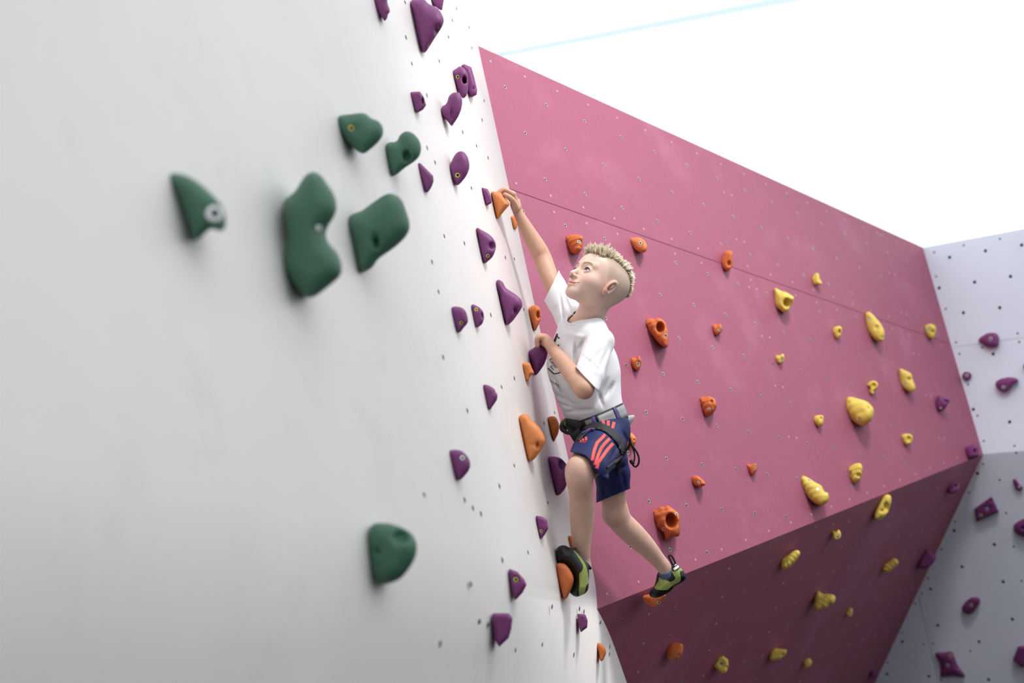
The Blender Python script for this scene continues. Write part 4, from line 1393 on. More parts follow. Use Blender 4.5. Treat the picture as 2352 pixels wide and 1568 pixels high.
def sphere(c, r, n=20):
    V, F = [], []
    for i in range(n + 1):
        t = math.pi * i / n
        for j in range(2 * n):
            p = math.pi * j / n
            V.append(c + r * np.array([math.sin(t) * math.cos(p), math.sin(t) * math.sin(p), math.cos(t)]))
    for i in range(n):
        for j in range(2 * n):
            k = (j + 1) % (2 * n)
            F.append((i * 2 * n + j, (i + 1) * 2 * n + j, (i + 1) * 2 * n + k, i * 2 * n + k))
    return np.array(V), np.array(F)


for s in (-1, 1):
    c = HL(0.0742, s * 0.031, 0.0015)
    eV, eF = sphere(c, 0.0132 * HS)
    o = child('eye', eV, eF, M_eye)
    gaze = nrm(Fh * 0.9 + Uh * 0.30 + Lh * 0.10)
    cs = ((eV - c) / (0.0132 * HS)) @ gaze
    cc = np.tile(np.array(lin('#d9d0cc')[:3]), (len(eV), 1))
    cc[cs > 0.80] = lin('#2e3a44')[:3]
    cc[cs > 0.92] = lin('#0c0c10')[:3]
    ca = o.data.color_attributes.new('Col', 'FLOAT_COLOR', 'POINT')
    ca.data.foreach_set('color', np.concatenate([cc, np.ones((len(cc), 1))], 1).astype(np.float32).ravel())

# --- hair: stiff blond tufts over the crown, sides shaved
rng = np.random.default_rng(7)
bvh_head = BVHTree.FromPolygons([Vector(v) for v in hV], [tuple(int(i) for i in f) for f in hQ_])
hvv, hff, hcol = [], [], []
root_c, tip_c = np.array(lin('#8a775e')[:3]), np.array(lin('#f7f0e0')[:3])
mid_c = np.array(lin('#e6d8bb')[:3])
def scalp():
    while True:
        ang = rng.uniform(-0.62, 2.62)                     # around the head from the brow over the crown to the nape
        yy = rng.uniform(-1, 1)
        wide = np.interp(ang, [-0.62, 0.2, 1.2, 2.0, 2.62], [0.044, 0.053, 0.056, 0.050, 0.032])
        dl = np.array([math.sin(1.05 - ang), 0, math.cos(1.05 - ang)])
        src = HL(*(np.array([-0.006, 0, 0.022]) + dl * 0.2 + np.array([0, yy * wide, 0])))
        dr = -(dl[0] * Fh + dl[2] * Uh)
        hp = bvh_head.ray_cast(Vector(src), Vector(dr))
        if hp[0] is None:
            continue
        p = np.array(hp[0]); nn = np.array(hp[1])
        if nn @ dr > 0:
            nn = -nn
        lz = head_local(p[None])[0]
        if lz[2] < np.interp(lz[0], [-0.2, -0.08, 0.03, 0.06, 0.08, 0.1], [0.0, 0.0, 0.046, 0.058, 0.062, 0.066]):
            continue
        return p, nn, lz, ang, yy


tufts = []
for _ in range(330):
    p, nn, lz, ang, yy = scalp()
    front = np.clip(lz[0] / 0.07, 0, 1)
    L = rng.uniform(0.015, 0.026) * (1 + 0.35 * front) * (1 - 0.35 * abs(yy) ** 2) * (0.75 if ang > 2.1 else 1.0)
    if rng.random() < 0.06:
        L *= 1.3
    d = nrm(nn * 0.9 + Uh * 0.50 + Fh * (0.30 * front - 0.35 * (1 - front)) - Lh * yy * 0.25 + rng.normal(0, 0.20, 3))
    tufts.append((p, p + d * L, L))
TB = np.array([t[0] for t in tufts])
for cnt in range(5200):
    p, nn, lz, ang, yy = scalp()
    ti = int(np.argmin(((TB - p) ** 2).sum(1)))
    tp, tt, L = tufts[ti]
    tip = tt + (p - tp) * 0.35 + rng.normal(0, 0.0016, 3)
    tip = p + (tip - p) * rng.uniform(0.75, 1.08)
    d = tip - p
    L = np.linalg.norm(d); d = d / L
    b1 = nrm(np.cross(d, [0.3, 0.7, 0.2])); b2 = np.cross(d, b1)
    r0 = rng.uniform(0.0008, 0.0016)
    bow = nn * L * 0.12
    i0 = len(hvv)
    for (t, rf) in ((-0.1, 1.0), (0.5, 0.8)):
        q = p + d * L * t + bow * (1 - (2 * t - 1) ** 2) * (t > 0)
        for a in range(3):
            hvv.append(q + (b1 * math.cos(a * 2.094) + b2 * math.sin(a * 2.094)) * r0 * rf)
    hvv.append(tip)
    sh = rng.uniform(0.85, 1.1)
    dark = 0.35 if rng.random() < 0.25 else 0.0
    for c in (root_c, root_c, root_c, mid_c, mid_c, mid_c, tip_c):
        hcol.append(np.clip((c * (1 - dark) + root_c * dark) * sh, 0, 1))
    for a in range(3):
        b_ = (a + 1) % 3
        hff.append((i0 + a, i0 + b_, i0 + 3 + b_, i0 + 3 + a))
        hff.append((i0 + 3 + a, i0 + 3 + b_, i0 + 6))
hair = child('hair', hvv, hff, M_hair, smooth=False)
tag(hair, 'short spiky blond hair on top')
ca = hair.data.color_attributes.new('Col', 'FLOAT_COLOR', 'POINT')
ca.data.foreach_set('color', np.concatenate([np.array(hcol), np.ones((len(hcol), 1))], 1).astype(np.float32).ravel())

# --- T-shirt
Fb = nrm(np.array([-0.90, -0.43, 0.0]))
Lb = np.array([-Fb[1], Fb[0], 0.0])
UPV = nrm(J((1338, 740, 4.76)) - J((1385, 960, 4.72)))
Fb = nrm(Fb - UPV * (Fb @ UPV)); Lb = np.cross(UPV, Fb)
BA = np.stack([Fb, Lb, UPV])
sb = Blend()
sb.ell(J((1340, 832, 4.76)), BA, (0.100, 0.128, 0.128), 0.03)
sb.ell(J((1346, 880, 4.735)), BA, (0.106, 0.118, 0.12), 0.05)
sb.ell(J((1366, 950, 4.72)), BA, (0.086, 0.108, 0.09), 0.05)
sb.cap(J((1376, 783, 4.63)), J((1310, 734, 4.86)), rr(30, 4.63), rr(28, 4.86), 0.045)
sb.cap(J((1374, 760, 4.70)), J((1376, 748, 4.71)), rr(20, 4.7), rr(13, 4.7), 0.04)
sb.cap(J((1316, 768, 4.82)), J((1302, 835, 4.78)), rr(34, 4.82), rr(40, 4.78), 0.04)
sb.cap(J((1338, 785, 4.77)), J((1342, 775, 4.77)), rr(44, 4.77), rr(42, 4.77), 0.04)
sb.cap(J((1376, 786, 4.63)), J((1352, 862, 4.515)), rr(33, 4.63), rr(34, 4.515), 0.02)
sb.cap(J((1352, 862, 4.515)), J((1338, 905, 4.46)), rr(34, 4.515), rr(35, 4.46), 0.01)
sb.cap(J((1308, 722, 4.86)), J((1270, 664, 4.925)), rr(33, 4.86), rr(32, 4.925), 0.025)
sb.cap(J((1270, 664, 4.925)), J((1255, 636, 4.95)), rr(32, 4.925), rr(32, 4.95), 0.01)


def fold_lines(P):
    """creases pressed into the cloth: (pixel a, pixel b, width px, depth m)"""
    q = proj(P)[:, :2]
    d = np.zeros(len(P))
    for (a, b, w, dep) in FOLDS:
        a, b = np.array(a, float), np.array(b, float)
        e = b - a
        t = np.clip(((q - a) @ e) / (e @ e), 0, 1)
        r = np.linalg.norm(q - a - t[:, None] * e, axis=1)
        d += dep * np.exp(-(r / w) ** 2) * (0.25 + 0.75 * np.sin(np.clip(t, 0, 1) * math.pi))
    return d


FOLDS = [((1296, 668), (1312, 745), 3.0, 0.0090), ((1286, 676), (1300, 760), 3.0, 0.0090), ((1304, 690), (1318, 738), 3.0, 0.0075),
         ((1322, 785), (1320, 838), 4.0, 0.0150), ((1345, 775), (1322, 812), 4.0, 0.0090), ((1276, 905), (1330, 935), 5.0, 0.0105), ((1285, 925), (1340, 945), 4.0, 0.0090),
         ((1300, 945), (1360, 940), 4.0, 0.0090), ((1268, 860), (1300, 915), 4.0, 0.0090), ((1280, 880), (1312, 930), 4.0, 0.0075), ((1395, 870), (1370, 930), 5.0, 0.0090),
         ((1408, 880), (1390, 915), 5.0, 0.0120), ((1375, 900), (1385, 935), 4.0, 0.0090), ((1400, 790), (1372, 860), 6.0, 0.0060), ((1385, 800), (1350, 840), 5.0, 0.0060),
         ((1300, 765), (1345, 775), 6.0, -0.0045), ((1340, 820), (1375, 850), 5.0, 0.0060)]
sV, sQ = sb.mesh(0.0030, extra=lambda P: fold_lines(P) + 0.0016 * wobble(P, 55.0, 3))


def split_side(P, p0, n):
    return (P - p0) @ n


def cut(V, Q, keep):
    """drop faces whose centre fails keep()"""
    c = V[Q].mean(1)
    Q = Q[keep(c)]
    used = np.unique(Q)
    mp = -np.ones(len(V), int)
    mp[used] = np.arange(len(used))
    V2, Q2 = V[used].copy(), mp[Q]
    # relax the open rim so that the hem runs smoothly
    E = np.sort(np.concatenate([Q2[:, [0, 1]], Q2[:, [1, 2]], Q2[:, [2, 3]], Q2[:, [3, 0]]]), axis=1)
    u, ct = np.unique(E, axis=0, return_counts=True)
    rim = u[ct == 1]
    nbm = {}
    for a, b in rim:
        nbm.setdefault(a, []).append(b)
        nbm.setdefault(b, []).append(a)
    for _ in range(8):
        new = V2.copy()
        for a, l in nbm.items():
            new[a] = 0.4 * V2[a] + 0.6 * V2[l].mean(0)
        V2 = new
    return V2, Q2


def plane_px(a, b, side):
    """plane through the camera-plane line a-b (pixels), containing the viewing depth; positive on the side of pixel 'side'"""
    d = a[2]
    A, B_, S_ = J(a), J(b), px(side[0], side[1], d)
    n = nrm(np.cross(B_ - A, nrm(A - CAMP)))
    if (S_ - A) @ n < 0:
        n = -n
    return A, n


cutL = plane_px((1318, 838, 4.5), (1370, 893, 4.5), (1388, 775))
cutR = plane_px((1281, 627, 4.93), (1249, 693, 4.93), (1300, 715))
axL = nrm(J((1338, 905, 4.46)) - J((1384, 770, 4.63)))
waist_c = J((1370, 962, 4.72))
wf, wb = J((1303, 996, 4.70)), J((1424, 946, 4.74))
WN = nrm(np.cross(nrm(wf - wb), Lb)); WN = WN * np.sign(WN[2])
neck_ax = nrm(NK1 - NK0)
neck_c = J((1341, 742, 4.765))


def keep_shirt(c):
    dl = (c - J((1352, 862, 4.515)))
    onL = (np.linalg.norm(np.cross(c - J((1384, 770, 4.63)), axL), axis=1) < rr(48, 4.5)) & (((c - J((1384, 770, 4.63))) @ axL) > 0.075) & (((c - CAMP) @ -CZ) < 4.66)
    k = ~(onL & (((c - cutL[0]) @ cutL[1]) < 0))
    pr = proj(c)
    onR = (pr[:, 1] < 700) & (pr[:, 0] < 1300)
    k &= ~(onR & (((c - cutR[0]) @ cutR[1]) < 0))
    q = c - neck_c
    ha = q @ neck_ax
    rad = np.linalg.norm(q - ha[:, None] * neck_ax, axis=1)
    k &= ~((rad < rr(39.5, 4.77)) & (ha > -0.06))
    k &= ((c - waist_c) @ WN) > -0.030
    return k


sV, sQ = cut(sV, sQ, keep_shirt)
shirt = child('t_shirt', sV, sQ, M_shirt)
tag(shirt, 'white short-sleeved T-shirt with black print')
md = shirt.modifiers.new('cloth', 'SOLIDIFY'); md.thickness = 0.0022; md.offset = -1

# --- shorts
nb_ = Blend()
nb_.ell(J((1378, 985, 4.715)), BA, (0.092, 0.112, 0.085), 0.03)
nb_.cap(J((1394, 998, 4.66)), J((1366, 1046, 4.47)), rr(49, 4.66), rr(52, 4.47), 0.03)
nb_.cap(J((1366, 1046, 4.47)), J((1345, 1080, 4.36)), rr(52, 4.47), rr(54, 4.36), 0.02)
nb_.cap(J((1394, 1010, 4.77)), J((1406, 1090, 4.81)), rr(46, 4.77), rr(38, 4.81), 0.03)
nb_.cap(J((1408, 1090, 4.81)), J((1409, 1175, 4.85)), rr(38, 4.81), rr(40, 4.85), 0.02)
FOLD_S = [((1425, 1010), (1400, 1060), 5, 0.006), ((1440, 1040), (1395, 1080), 5, 0.007), ((1435, 1070), (1385, 1092), 5, 0.008), ((1345, 1000), (1325, 1030), 5, 0.004), ((1395, 1020), (1368, 1050), 5, 0.004),
          ((1425, 985), (1440, 1015), 5, 0.005), ((1385, 1110), (1390, 1140), 4, 0.005), ((1410, 1105), (1415, 1140), 4, 0.006), ((1430, 1085), (1434, 1120), 4, 0.005)]


def folds_sh(P):
    global FOLDS
    FOLDS = FOLD_S
    return fold_lines(P) + 0.0018 * wobble(P, 60.0, 5)


pV, pQ = nb_.mesh(0.0030, extra=folds_sh)
thA = nrm(J((1335, 1085, 4.36)) - J((1405, 992, 4.66)))
hemL_p, hemL_n = plane_px((1316, 1036, 4.45), (1412, 1108, 4.45), (1320, 1120))
hemR = plane_px((1374, 1152, 4.84), (1446, 1122, 4.84), (1400, 1000))


def keep_shorts(c):
    d = (c - CAMP) @ -CZ
    q = proj(c)
    hem = np.interp(q[:, 0], [1300, 1313, 1326, 1344, 1356, 1366, 1385, 1412, 1422], [1034, 1037, 1040, 1045, 1058, 1079, 1094, 1108, 1118])
    k = ~((q[:, 0] < 1417) & (q[:, 1] > hem) & (d < 4.62))
    k &= ~((((c - hemR[0]) @ hemR[1]) < 0) & (d > 4.6))
    k &= ((c - waist_c) @ WN) < 0.004
    return k


pV, pQ = cut(pV, pQ, keep_shorts)
shorts = child('shorts', pV, pQ, M_shorts)
tag(shorts, 'navy sports shorts with coral side stripes')
md = shorts.modifiers.new('cloth', 'SOLIDIFY'); md.thickness = 0.002; md.offset = -1

bvh_s = BVHTree.FromPolygons([Vector(v) for v in sV], [tuple(int(i) for i in f) for f in sQ])
bvh_p = BVHTree.FromPolygons([Vector(v) for v in pV], [tuple(int(i) for i in f) for f in pQ])


def on(bvh, x, y, off=0.001, back=False):
    """point on a garment under pixel x, y, lifted off by off"""
    r = nrm(ray(x, y))
    src = CAMP if not back else CAMP + r * 8
    h = bvh.ray_cast(Vector(src), Vector(r if not back else -r))
    if h[0] is None:
        return None
    n = np.array(h[1])
    if n @ (np.array(src) - np.array(h[0])) < 0:
        n = -n
    return np.array(h[0]) + n * off


def ribbon_px(name, bvh, line, wpx, m, parent, off=0.0012, nw=5, seg=5):
    """flat strip laid on a garment along a pixel polyline"""
    L = []
    for a, b in zip(line[:-1], line[1:]):
        for t in np.linspace(0, 1, seg, endpoint=False):
            L.append(np.array(a) * (1 - t) + np.array(b) * t)
    L.append(np.array(line[-1], float))
    V, F, rows = [], [], 0
    for i, p in enumerate(L):
        e = nrm(L[min(i + 1, len(L) - 1)] - L[max(i - 1, 0)])
        n = np.array([-e[1], e[0]])
        w = wpx if np.isscalar(wpx) else np.interp(i / (len(L) - 1), np.linspace(0, 1, len(wpx)), wpx)
        row = [on(bvh, *(p + n * w * (k / (nw - 1) - 0.5)), off) for k in range(nw)]
        if any(r is None for r in row):
            continue
        V += row
        rows += 1
    for i in range(rows - 1):
        for k in range(nw - 1):
            if np.linalg.norm(V[i * nw + k] - V[(i + 1) * nw + k]) < 0.03:
                F.append((i * nw + k, i * nw + k + 1, (i + 1) * nw + k + 1, (i + 1) * nw + k))
    if not F:
        return None
    o = child(name, V, F, m, parent)
    md = o.modifiers.new('thickness', 'SOLIDIFY'); md.thickness = max(0.0012, off * 0.8); md.offset = 0
    return o


def tube(name, pts, r, m, parent, seg=8, sub=4, closed=False):
    P = [np.asarray(p, float) for p in pts]
    n = len(P)
    C = []
    rng_ = range(n) if closed else range(n - 1)
    for i in rng_:
        a, b = P[i - 1] if (i > 0 or closed) else P[0], P[i]
        c, d = P[(i + 1) % n], (P[(i + 2) % n] if (i + 2 < n or closed) else P[-1])
        for k in range(sub):
            t = k / sub
            C.append(0.5 * (2 * b + (c - a) * t + (2 * a - 5 * b + 4 * c - d) * t * t + (3 * b - a - 3 * c + d) * t ** 3))
    if not closed:
        C.append(P[-1])
    V, F = [], []
    N = len(C)
    ref = np.array([0.31, 0.52, 0.79])
    for i, p in enumerate(C):
        e = nrm(C[(i + 1) % N] - C[i - 1]) if closed else nrm(C[min(i + 1, N - 1)] - C[max(i - 1, 0)])
        a = nrm(np.cross(e, ref)); b = np.cross(e, a)
        rad = r if np.isscalar(r) else np.interp(i / max(N - 1, 1), np.linspace(0, 1, len(r)), r)
        for k in range(seg):
            t = 2 * math.pi * k / seg
            V.append(p + (a * math.cos(t) + b * math.sin(t)) * rad)
    for i in range(N if closed else N - 1):
        for k in range(seg):
            j = (k + 1) % seg
            i2 = (i + 1) % N
            F.append((i * seg + k, i * seg + j, i2 * seg + j, i2 * seg + k))
    if not closed:
        F.append(tuple(range(seg))[::-1])
        F.append(tuple((N - 1) * seg + k for k in range(seg)))
    return child(name, V, F, m, parent)


# collar rib
cr = []
for k in range(28):
    t = 2 * math.pi * k / 28
    a = nrm(np.cross(neck_ax, CZ)); b = np.cross(neck_ax, a)
    dirv = a * math.cos(t) + b * math.sin(t)
    base = neck_c + dirv * rr(40, 4.77)
    h = bvh_s.find_nearest(Vector(base - neck_ax * 0.012))
    cr.append(np.array(h[0]))
for _ in range(2):
    cr = [0.25 * cr[i - 1] + 0.5 * cr[i] + 0.25 * cr[(i + 1) % len(cr)] for i in range(len(cr))]
tube('collar', cr, 0.0034, M_shirt, shirt, seg=8, sub=2, closed=True)

# white shirt tail sticking out behind the belt
TP = [[(1424, 966, 4.70), (1436, 958, 4.70), (1448, 954, 4.69), (1458, 953, 4.69)], [(1424, 974, 4.69), (1436, 968, 4.69), (1446, 963, 4.685), (1457, 957, 4.688)],
      [(1428, 984, 4.70), (1437, 978, 4.695), (1445, 972, 4.69), (1454, 962, 4.69)], [(1436, 992, 4.71), (1441, 986, 4.705), (1446, 978, 4.70), (1451, 968, 4.695)]]
V = [J(q) for row in TP for q in row]
F = [(i * 4 + j, i * 4 + j + 1, i * 4 + j + 5, i * 4 + j + 4) for i in range(3) for j in range(3)]
o = child('shirt_tail', V, F, M_shirt, shirt)
md = o.modifiers.new('s', 'SUBSURF'); md.levels = 2; md.render_levels = 2
md = o.modifiers.new('t', 'SOLIDIFY'); md.thickness = 0.003

# --- print on shirt and shorts
def text_decal(name, txt, bvh, x, y, size, ang, m, parent, shear=0.0, squeeze=1.0):
    lv, lf = LETTERS[txt]
    ca_, sa_ = math.cos(ang), math.sin(ang)
    V, ok = [], []
    for v in lv:
        a, b = (v[0] * squeeze + shear * v[1]) * size, v[1] * size
        p = on(bvh, x + a * ca_ + b * sa_, y + a * sa_ - b * ca_, 0.0010)
        ok.append(p is not None)
        V.append(p if p is not None else J((x, y, 4.7)))
    F = [f for f in lf if all(ok[i] for i in f) and max(np.linalg.norm(V[f[0]] - V[i]) for i in f) < 0.03]
    if F:
        tag(child(name, V, F, m, parent, smooth=False), kind='stuff')


ribbon_px('shirt_print', bvh_s, [(1280.5, 766), (1277, 776), (1273.5, 785)], [2, 4.5, 4], M_print, shirt)
ribbon_px('shirt_print', bvh_s, [(1280.5, 770), (1283, 777), (1286, 775.5)], 1.6, M_print, shirt)
ribbon_px('shirt_print', bvh_s, [(1281.5, 793), (1285, 792.5)], 2.0, M_print, shirt)
text_decal('shirt_print', 'Kletter', bvh_s, 1260.5, 826, 11.5, 0.92, M_print, shirt, squeeze=0.8)
text_decal('shirt_print', 'Box', bvh_s, 1263.0, 842, 8.5, 0.85, M_print, shirt, squeeze=0.8)
ribbon_px('shirt_print', bvh_s, [(1259.5, 845), (1266, 852), (1273, 858), (1280, 857.5), (1287, 855)], 2.0, M_print, shirt)
text_decal('shirt_print', 'auch.com', bvh_s, 1259.5, 873, 7.5, 0.56, M_print, shirt)
zc = lambda q: (1270 + q[0] / 8.71, 910 + q[1] / 8.71)
for line in ([(1040, 770), (975, 845), (880, 935), (825, 1080), (780, 1295)], [(1130, 850), (1030, 955), (960, 1045), (900, 1180), (838, 1385)], [(1195, 950), (1130, 1020), (1045, 1130), (960, 1250), (905, 1330), (870, 1450)]):
    ribbon_px('side_stripe', bvh_p, [zc(q) for q in line], 7.4, M_coral, shorts, 0.0012, 5, 8)
for line in ([(1000, 480), (1012, 575)], [(1105, 490), (1098, 600)], [(1218, 520), (1185, 650)]):
    ribbon_px('side_stripe', bvh_p, [zc(q) for q in line], 7.2, M_coral, shorts, 0.0012, 5, 5)
for (a, b, w) in (((560, 880), (530, 905), 4.0), ((610, 850), (590, 895), 4.6), ((665, 815), (660, 890), 5.2)):
    ribbon_px('shorts_logo', bvh_p, [zc(a), zc(b)], w, M_coral, shorts, 0.0012, 4, 4)
text_decal('shorts_logo', 'adidas', bvh_p, *zc((505, 925)), 7.5, 0.0, M_coral, shorts)

# --- harness
bq = [BVHTree.FromPolygons([Vector(v) for v in sV] + [Vector(v) for v in pV], [tuple(int(i) for i in f) for f in sQ] + [tuple(int(i) + len(sV) for i in f) for f in pQ])][0]
e1 = nrm(wf - wb); e2 = np.cross(WN, e1)
wc = (wf + wb) / 2


def band(name, phis, h0, h1, off, m, parent, thick=0.004):
    """strip around the waist between heights h0 and h1 of the belt plane"""
    V, F = [], []
    nh = 4
    for ph in phis:
        d = e1 * math.cos(ph) + e2 * math.sin(ph)
        for k in range(nh):
            h = h0 + (h1 - h0) * k / (nh - 1)
            src = wc + WN * 0.006 + d * 0.35
            hh = bq.ray_cast(Vector(src), Vector(-d))
            rad = np.linalg.norm(np.array(hh[0]) - (wc + WN * 0.006)) if hh[0] is not None else 0.11
            rad = min(rad, 0.15)
            V.append((rad, d, h))
    R = np.array([v[0] for v in V]).reshape(len(phis), nh)
    full = abs(phis[-1] - phis[0]) > 6.2
    for _ in range(6):
        if full:
            R = 0.25 * np.roll(R, 1, 0) + 0.5 * R + 0.25 * np.roll(R, -1, 0)
        else:
            R[1:-1] = 0.25 * R[:-2] + 0.5 * R[1:-1] + 0.25 * R[2:]
    P = [wc + v[1] * (R.ravel()[i] + off) + WN * v[2] for i, v in enumerate(V)]
    n = len(phis)
    for i in range(n if full else n - 1):
        j = (i + 1) % n
        for k in range(nh - 1):
            F.append((i * nh + k, j * nh + k, j * nh + k + 1, i * nh + k + 1))
    o = child(name, P, F, m, parent)
    md = o.modifiers.new('thickness', 'SOLIDIFY'); md.thickness = thick; md.offset = 1
    return o


phis = np.linspace(0, 2 * math.pi, 73)[:-1]
harness = band('harness', np.concatenate([phis, [phis[0] + 2 * math.pi]])[:-1], -0.024, 0.028, 0.003, M_black, person)
tag(harness, 'black climbing harness with silver padded waist belt')
# which way round the near side lies
def phi_at(x, y):
    best = min(np.linspace(-math.pi, math.pi, 721), key=lambda t: np.linalg.norm(proj(wc + (e1 * math.cos(t) + e2 * math.sin(t)) * 0.115)[:2] - np.array([x, y])) + (40 if (e1 * math.cos(t) + e2 * math.sin(t)) @ CZ < 0 else 0))
    return best


pA, pB, pC, pD = phi_at(1345, 978), phi_at(1368, 968), phi_at(1408, 952), phi_at(1430, 945)
band('belt_padding', np.linspace(pA, pB, 8), -0.017, 0.022, 0.0065, M_greyp, harness, 0.003)
band('belt_padding', np.linspace(pB + (pC - pB) * 0.1, pC - (pC - pB) * 0.06, 12), -0.018, 0.022, 0.0065, M_greyp, harness, 0.003)
band('belt_padding', np.linspace(pC + (pD - pC) * 0.25, pD + (pD - pC) * 1.0, 12), -0.018, 0.022, 0.0065, M_greyp, harness, 0.003)
band('belt_keeper', np.linspace(pC - (pD - pC) * 0.02, pC + (pD - pC) * 0.20, 4), -0.024, 0.028, 0.0075, M_violet, harness, 0.003)
band('belt_keeper', np.linspace(pB - (pB - pA) * 0.25, pB + (pB - pA) * 0.0, 4), -0.022, 0.026, 0.0075, M_violet, harness, 0.003)


def strap(name, line, wpx, m, off=0.0035, bvh=None):
    return ribbon_px(name, bvh or bvh_p, [zc(q) for q in line], wpx, m, harness, off, 4, 6)


strap('leg_loop', [(470, 870), (560, 760), (680, 670), (820, 610), (960, 620), (1090, 680), (1220, 790), (1310, 920), (1360, 1040), (1385, 1150)], [17, 18, 15, 14, 15, 15, 15, 14, 11, 8], M_black)
for pts_, r_ in (([(1426, 1046), (1423, 1060), (1420, 1075), (1418, 1090)], [0.005, 0.007, 0.007, 0.006]), ([(1425, 1047), (1413, 1058), (1402, 1067), (1393, 1074)], [0.006, 0.0065, 0.005, 0.003])):
    q_ = [on(bvh_p, *p_, 0.002) for p_ in pts_]
    q_ = [v for v in q_ if v is not None]
    if len(q_) > 1:
        tube('leg_loop', q_, r_, M_black, harness)
strap('stitching', [(600, 770), (700, 720), (760, 690), (840, 700)], 1.6, M_violet, 0.0062)
# front strap and tie-in loops towards the wall
fz = lambda q, d: px(*zc(q), d)
def sheet(name, up, dn, ds, m, th):
    """flat webbing between an upper and a lower pixel line at depths ds"""
    n = 9
    V, F = [], []
    tt = np.linspace(0, 1, 4 * len(up))
    f = lambda L, t: np.array([np.interp(t, np.linspace(0, 1, len(L)), [q[c] for q in L]) for c in (0, 1)])
    for t in tt:
        d = np.interp(t, np.linspace(0, 1, len(ds)), ds)
        a, b = f(up, t), f(dn, t)
        for k in range(n):
            w = k / (n - 1)
            V.append(fz(a * (1 - w) + b * w, d - 0.004 * math.sin(w * math.pi)))
    for i in range(len(tt) - 1):
        for k in range(n - 1):
            F.append((i * n + k, i * n + k + 1, (i + 1) * n + k + 1, (i + 1) * n + k))
    o = child(name, V, F, m, harness)
    md = o.modifiers.new('thickness', 'SOLIDIFY'); md.thickness = th; md.offset = 0
    return o


sheet('waist_strap', [(262, 470), (320, 455), (440, 475), (620, 510)], [(255, 540), (310, 570), (420, 625), (570, 670)], [4.665, 4.65, 4.635, 4.625], M_black, 0.008)
sheet('buckle_strap', [(345, 770), (430, 700), (520, 620)], [(440, 900), (510, 880), (570, 790)], [4.60, 4.59, 4.595], M_black, 0.007)
tube('belay_loop', [fz((290, 470), 4.67), fz((220, 490), 4.675), fz((175, 560), 4.68), fz((165, 640), 4.685), fz((215, 690), 4.67), fz((255, 610), 4.665), fz((250, 530), 4.66)], 0.0062, M_olive, harness, closed=True)
tube('tie_in_strap', [fz((180, 570), 4.66), fz((200, 660), 4.655), fz((270, 720), 4.64), fz((340, 735), 4.62), fz((400, 790), 4.60)], [0.0062, 0.0072, 0.0066, 0.006, 0.006], M_black, harness)
tube('tie_in_strap', [fz((255, 600), 4.66), fz((310, 650), 4.645), fz((380, 710), 4.625)], 0.0045, M_black, harness)
# haul cord behind the hip
cp = lambda q: px(*zc(q), 4.73)
tube('leg_riser', [cp((1390, 1150)), cp((1460, 1080)), cp((1530, 980)), cp((1540, 900)), cp((1530, 810))], 0.0042, M_black, harness)
tube('haul_cord', [cp((1535, 830)), cp((1570, 960)), cp((1640, 1060)), cp((1695, 1150)), cp((1722, 1260)), cp((1705, 1360)), cp((1650, 1405)), cp((1600, 1370)), cp((1585, 1320))], 0.0033, M_black, harness)
tube('haul_cord', [cp((1545, 900)), cp((1590, 1010)), cp((1625, 1110)), cp((1635, 1210)), cp((1625, 1300))], 0.0026, M_black, harness)
tube('cord_end', [cp((1555, 1270)), cp((1585, 1320)), cp((1625, 1350))], [0.005, 0.0072, 0.0055], M_black, harness)


# --- shoes: outline in the picture blown up to a rounded shoe
def solid_px(poly, crop, d0, T, R, step, extra=None, shear=(0, 0)):
    cv = np.array([(crop[0] + q[0] / crop[2], crop[1] + q[1] / crop[2]) for q in poly])
    sp = smooth_poly(cv)
    mpp = d0 / FPX
    cen = sp.mean(0)
    O = px(cen[0], cen[1], d0)
    ex = (np.ptp(sp[:, 0]) * 0.62 * mpp, np.ptp(sp[:, 1]) * 0.62 * mpp)

    # distance to the outline, tabulated once and looked up bilinearly
    g0, st = sp.min(0) - 30, 0.75
    gn = ((np.ptp(sp, axis=0) + 60) / st).astype(int) + 2
    gx, gy = np.meshgrid(g0[0] + np.arange(gn[0]) * st, g0[1] + np.arange(gn[1]) * st, indexing='ij')
    tab = poly_sdf(np.stack([gx.ravel(), gy.ravel()], 1), sp).reshape(gn)

    def fn(Lc):
        P = O + Lc[:, :1] * CX + Lc[:, 1:2] * CY + Lc[:, 2:3] * CZ
        q = np.clip((proj(P)[:, :2] - g0) / st, 0, gn - 1.001)
        i = q.astype(int)
        f = q - i
        g = ((tab[i[:, 0], i[:, 1]] * (1 - f[:, 0]) + tab[i[:, 0] + 1, i[:, 1]] * f[:, 0]) * (1 - f[:, 1])
             + (tab[i[:, 0], i[:, 1] + 1] * (1 - f[:, 0]) + tab[i[:, 0] + 1, i[:, 1] + 1] * f[:, 0]) * f[:, 1]) * mpp
        zz = np.abs(Lc[:, 2] - shear[0] * Lc[:, 0] - shear[1] * Lc[:, 1])
        w0, w1 = g + R, zz - (T - R)
        dd = np.minimum(np.maximum(w0, w1), 0) + np.sqrt(np.maximum(w0, 0) ** 2 + np.maximum(w1, 0) ** 2) - R
        return dd
    m = max(abs(shear[0]) * ex[0] + abs(shear[1]) * ex[1], 0) + T + 0.01
    Vl, Ql = nets(fn, (-ex[0], -ex[1], -m), (ex[0], ex[1], m), step)
    return O + Vl[:, :1] * CX + Vl[:, 1:2] * CY + Vl[:, 2:3] * CZ, Ql


def sub_mesh(V, Q, mask):
    Q = Q[mask]
    used = np.unique(Q)
    mp = -np.ones(len(V), int); mp[used] = np.arange(len(used))
    return V[used], mp[Q]


S1V = S1Q = None


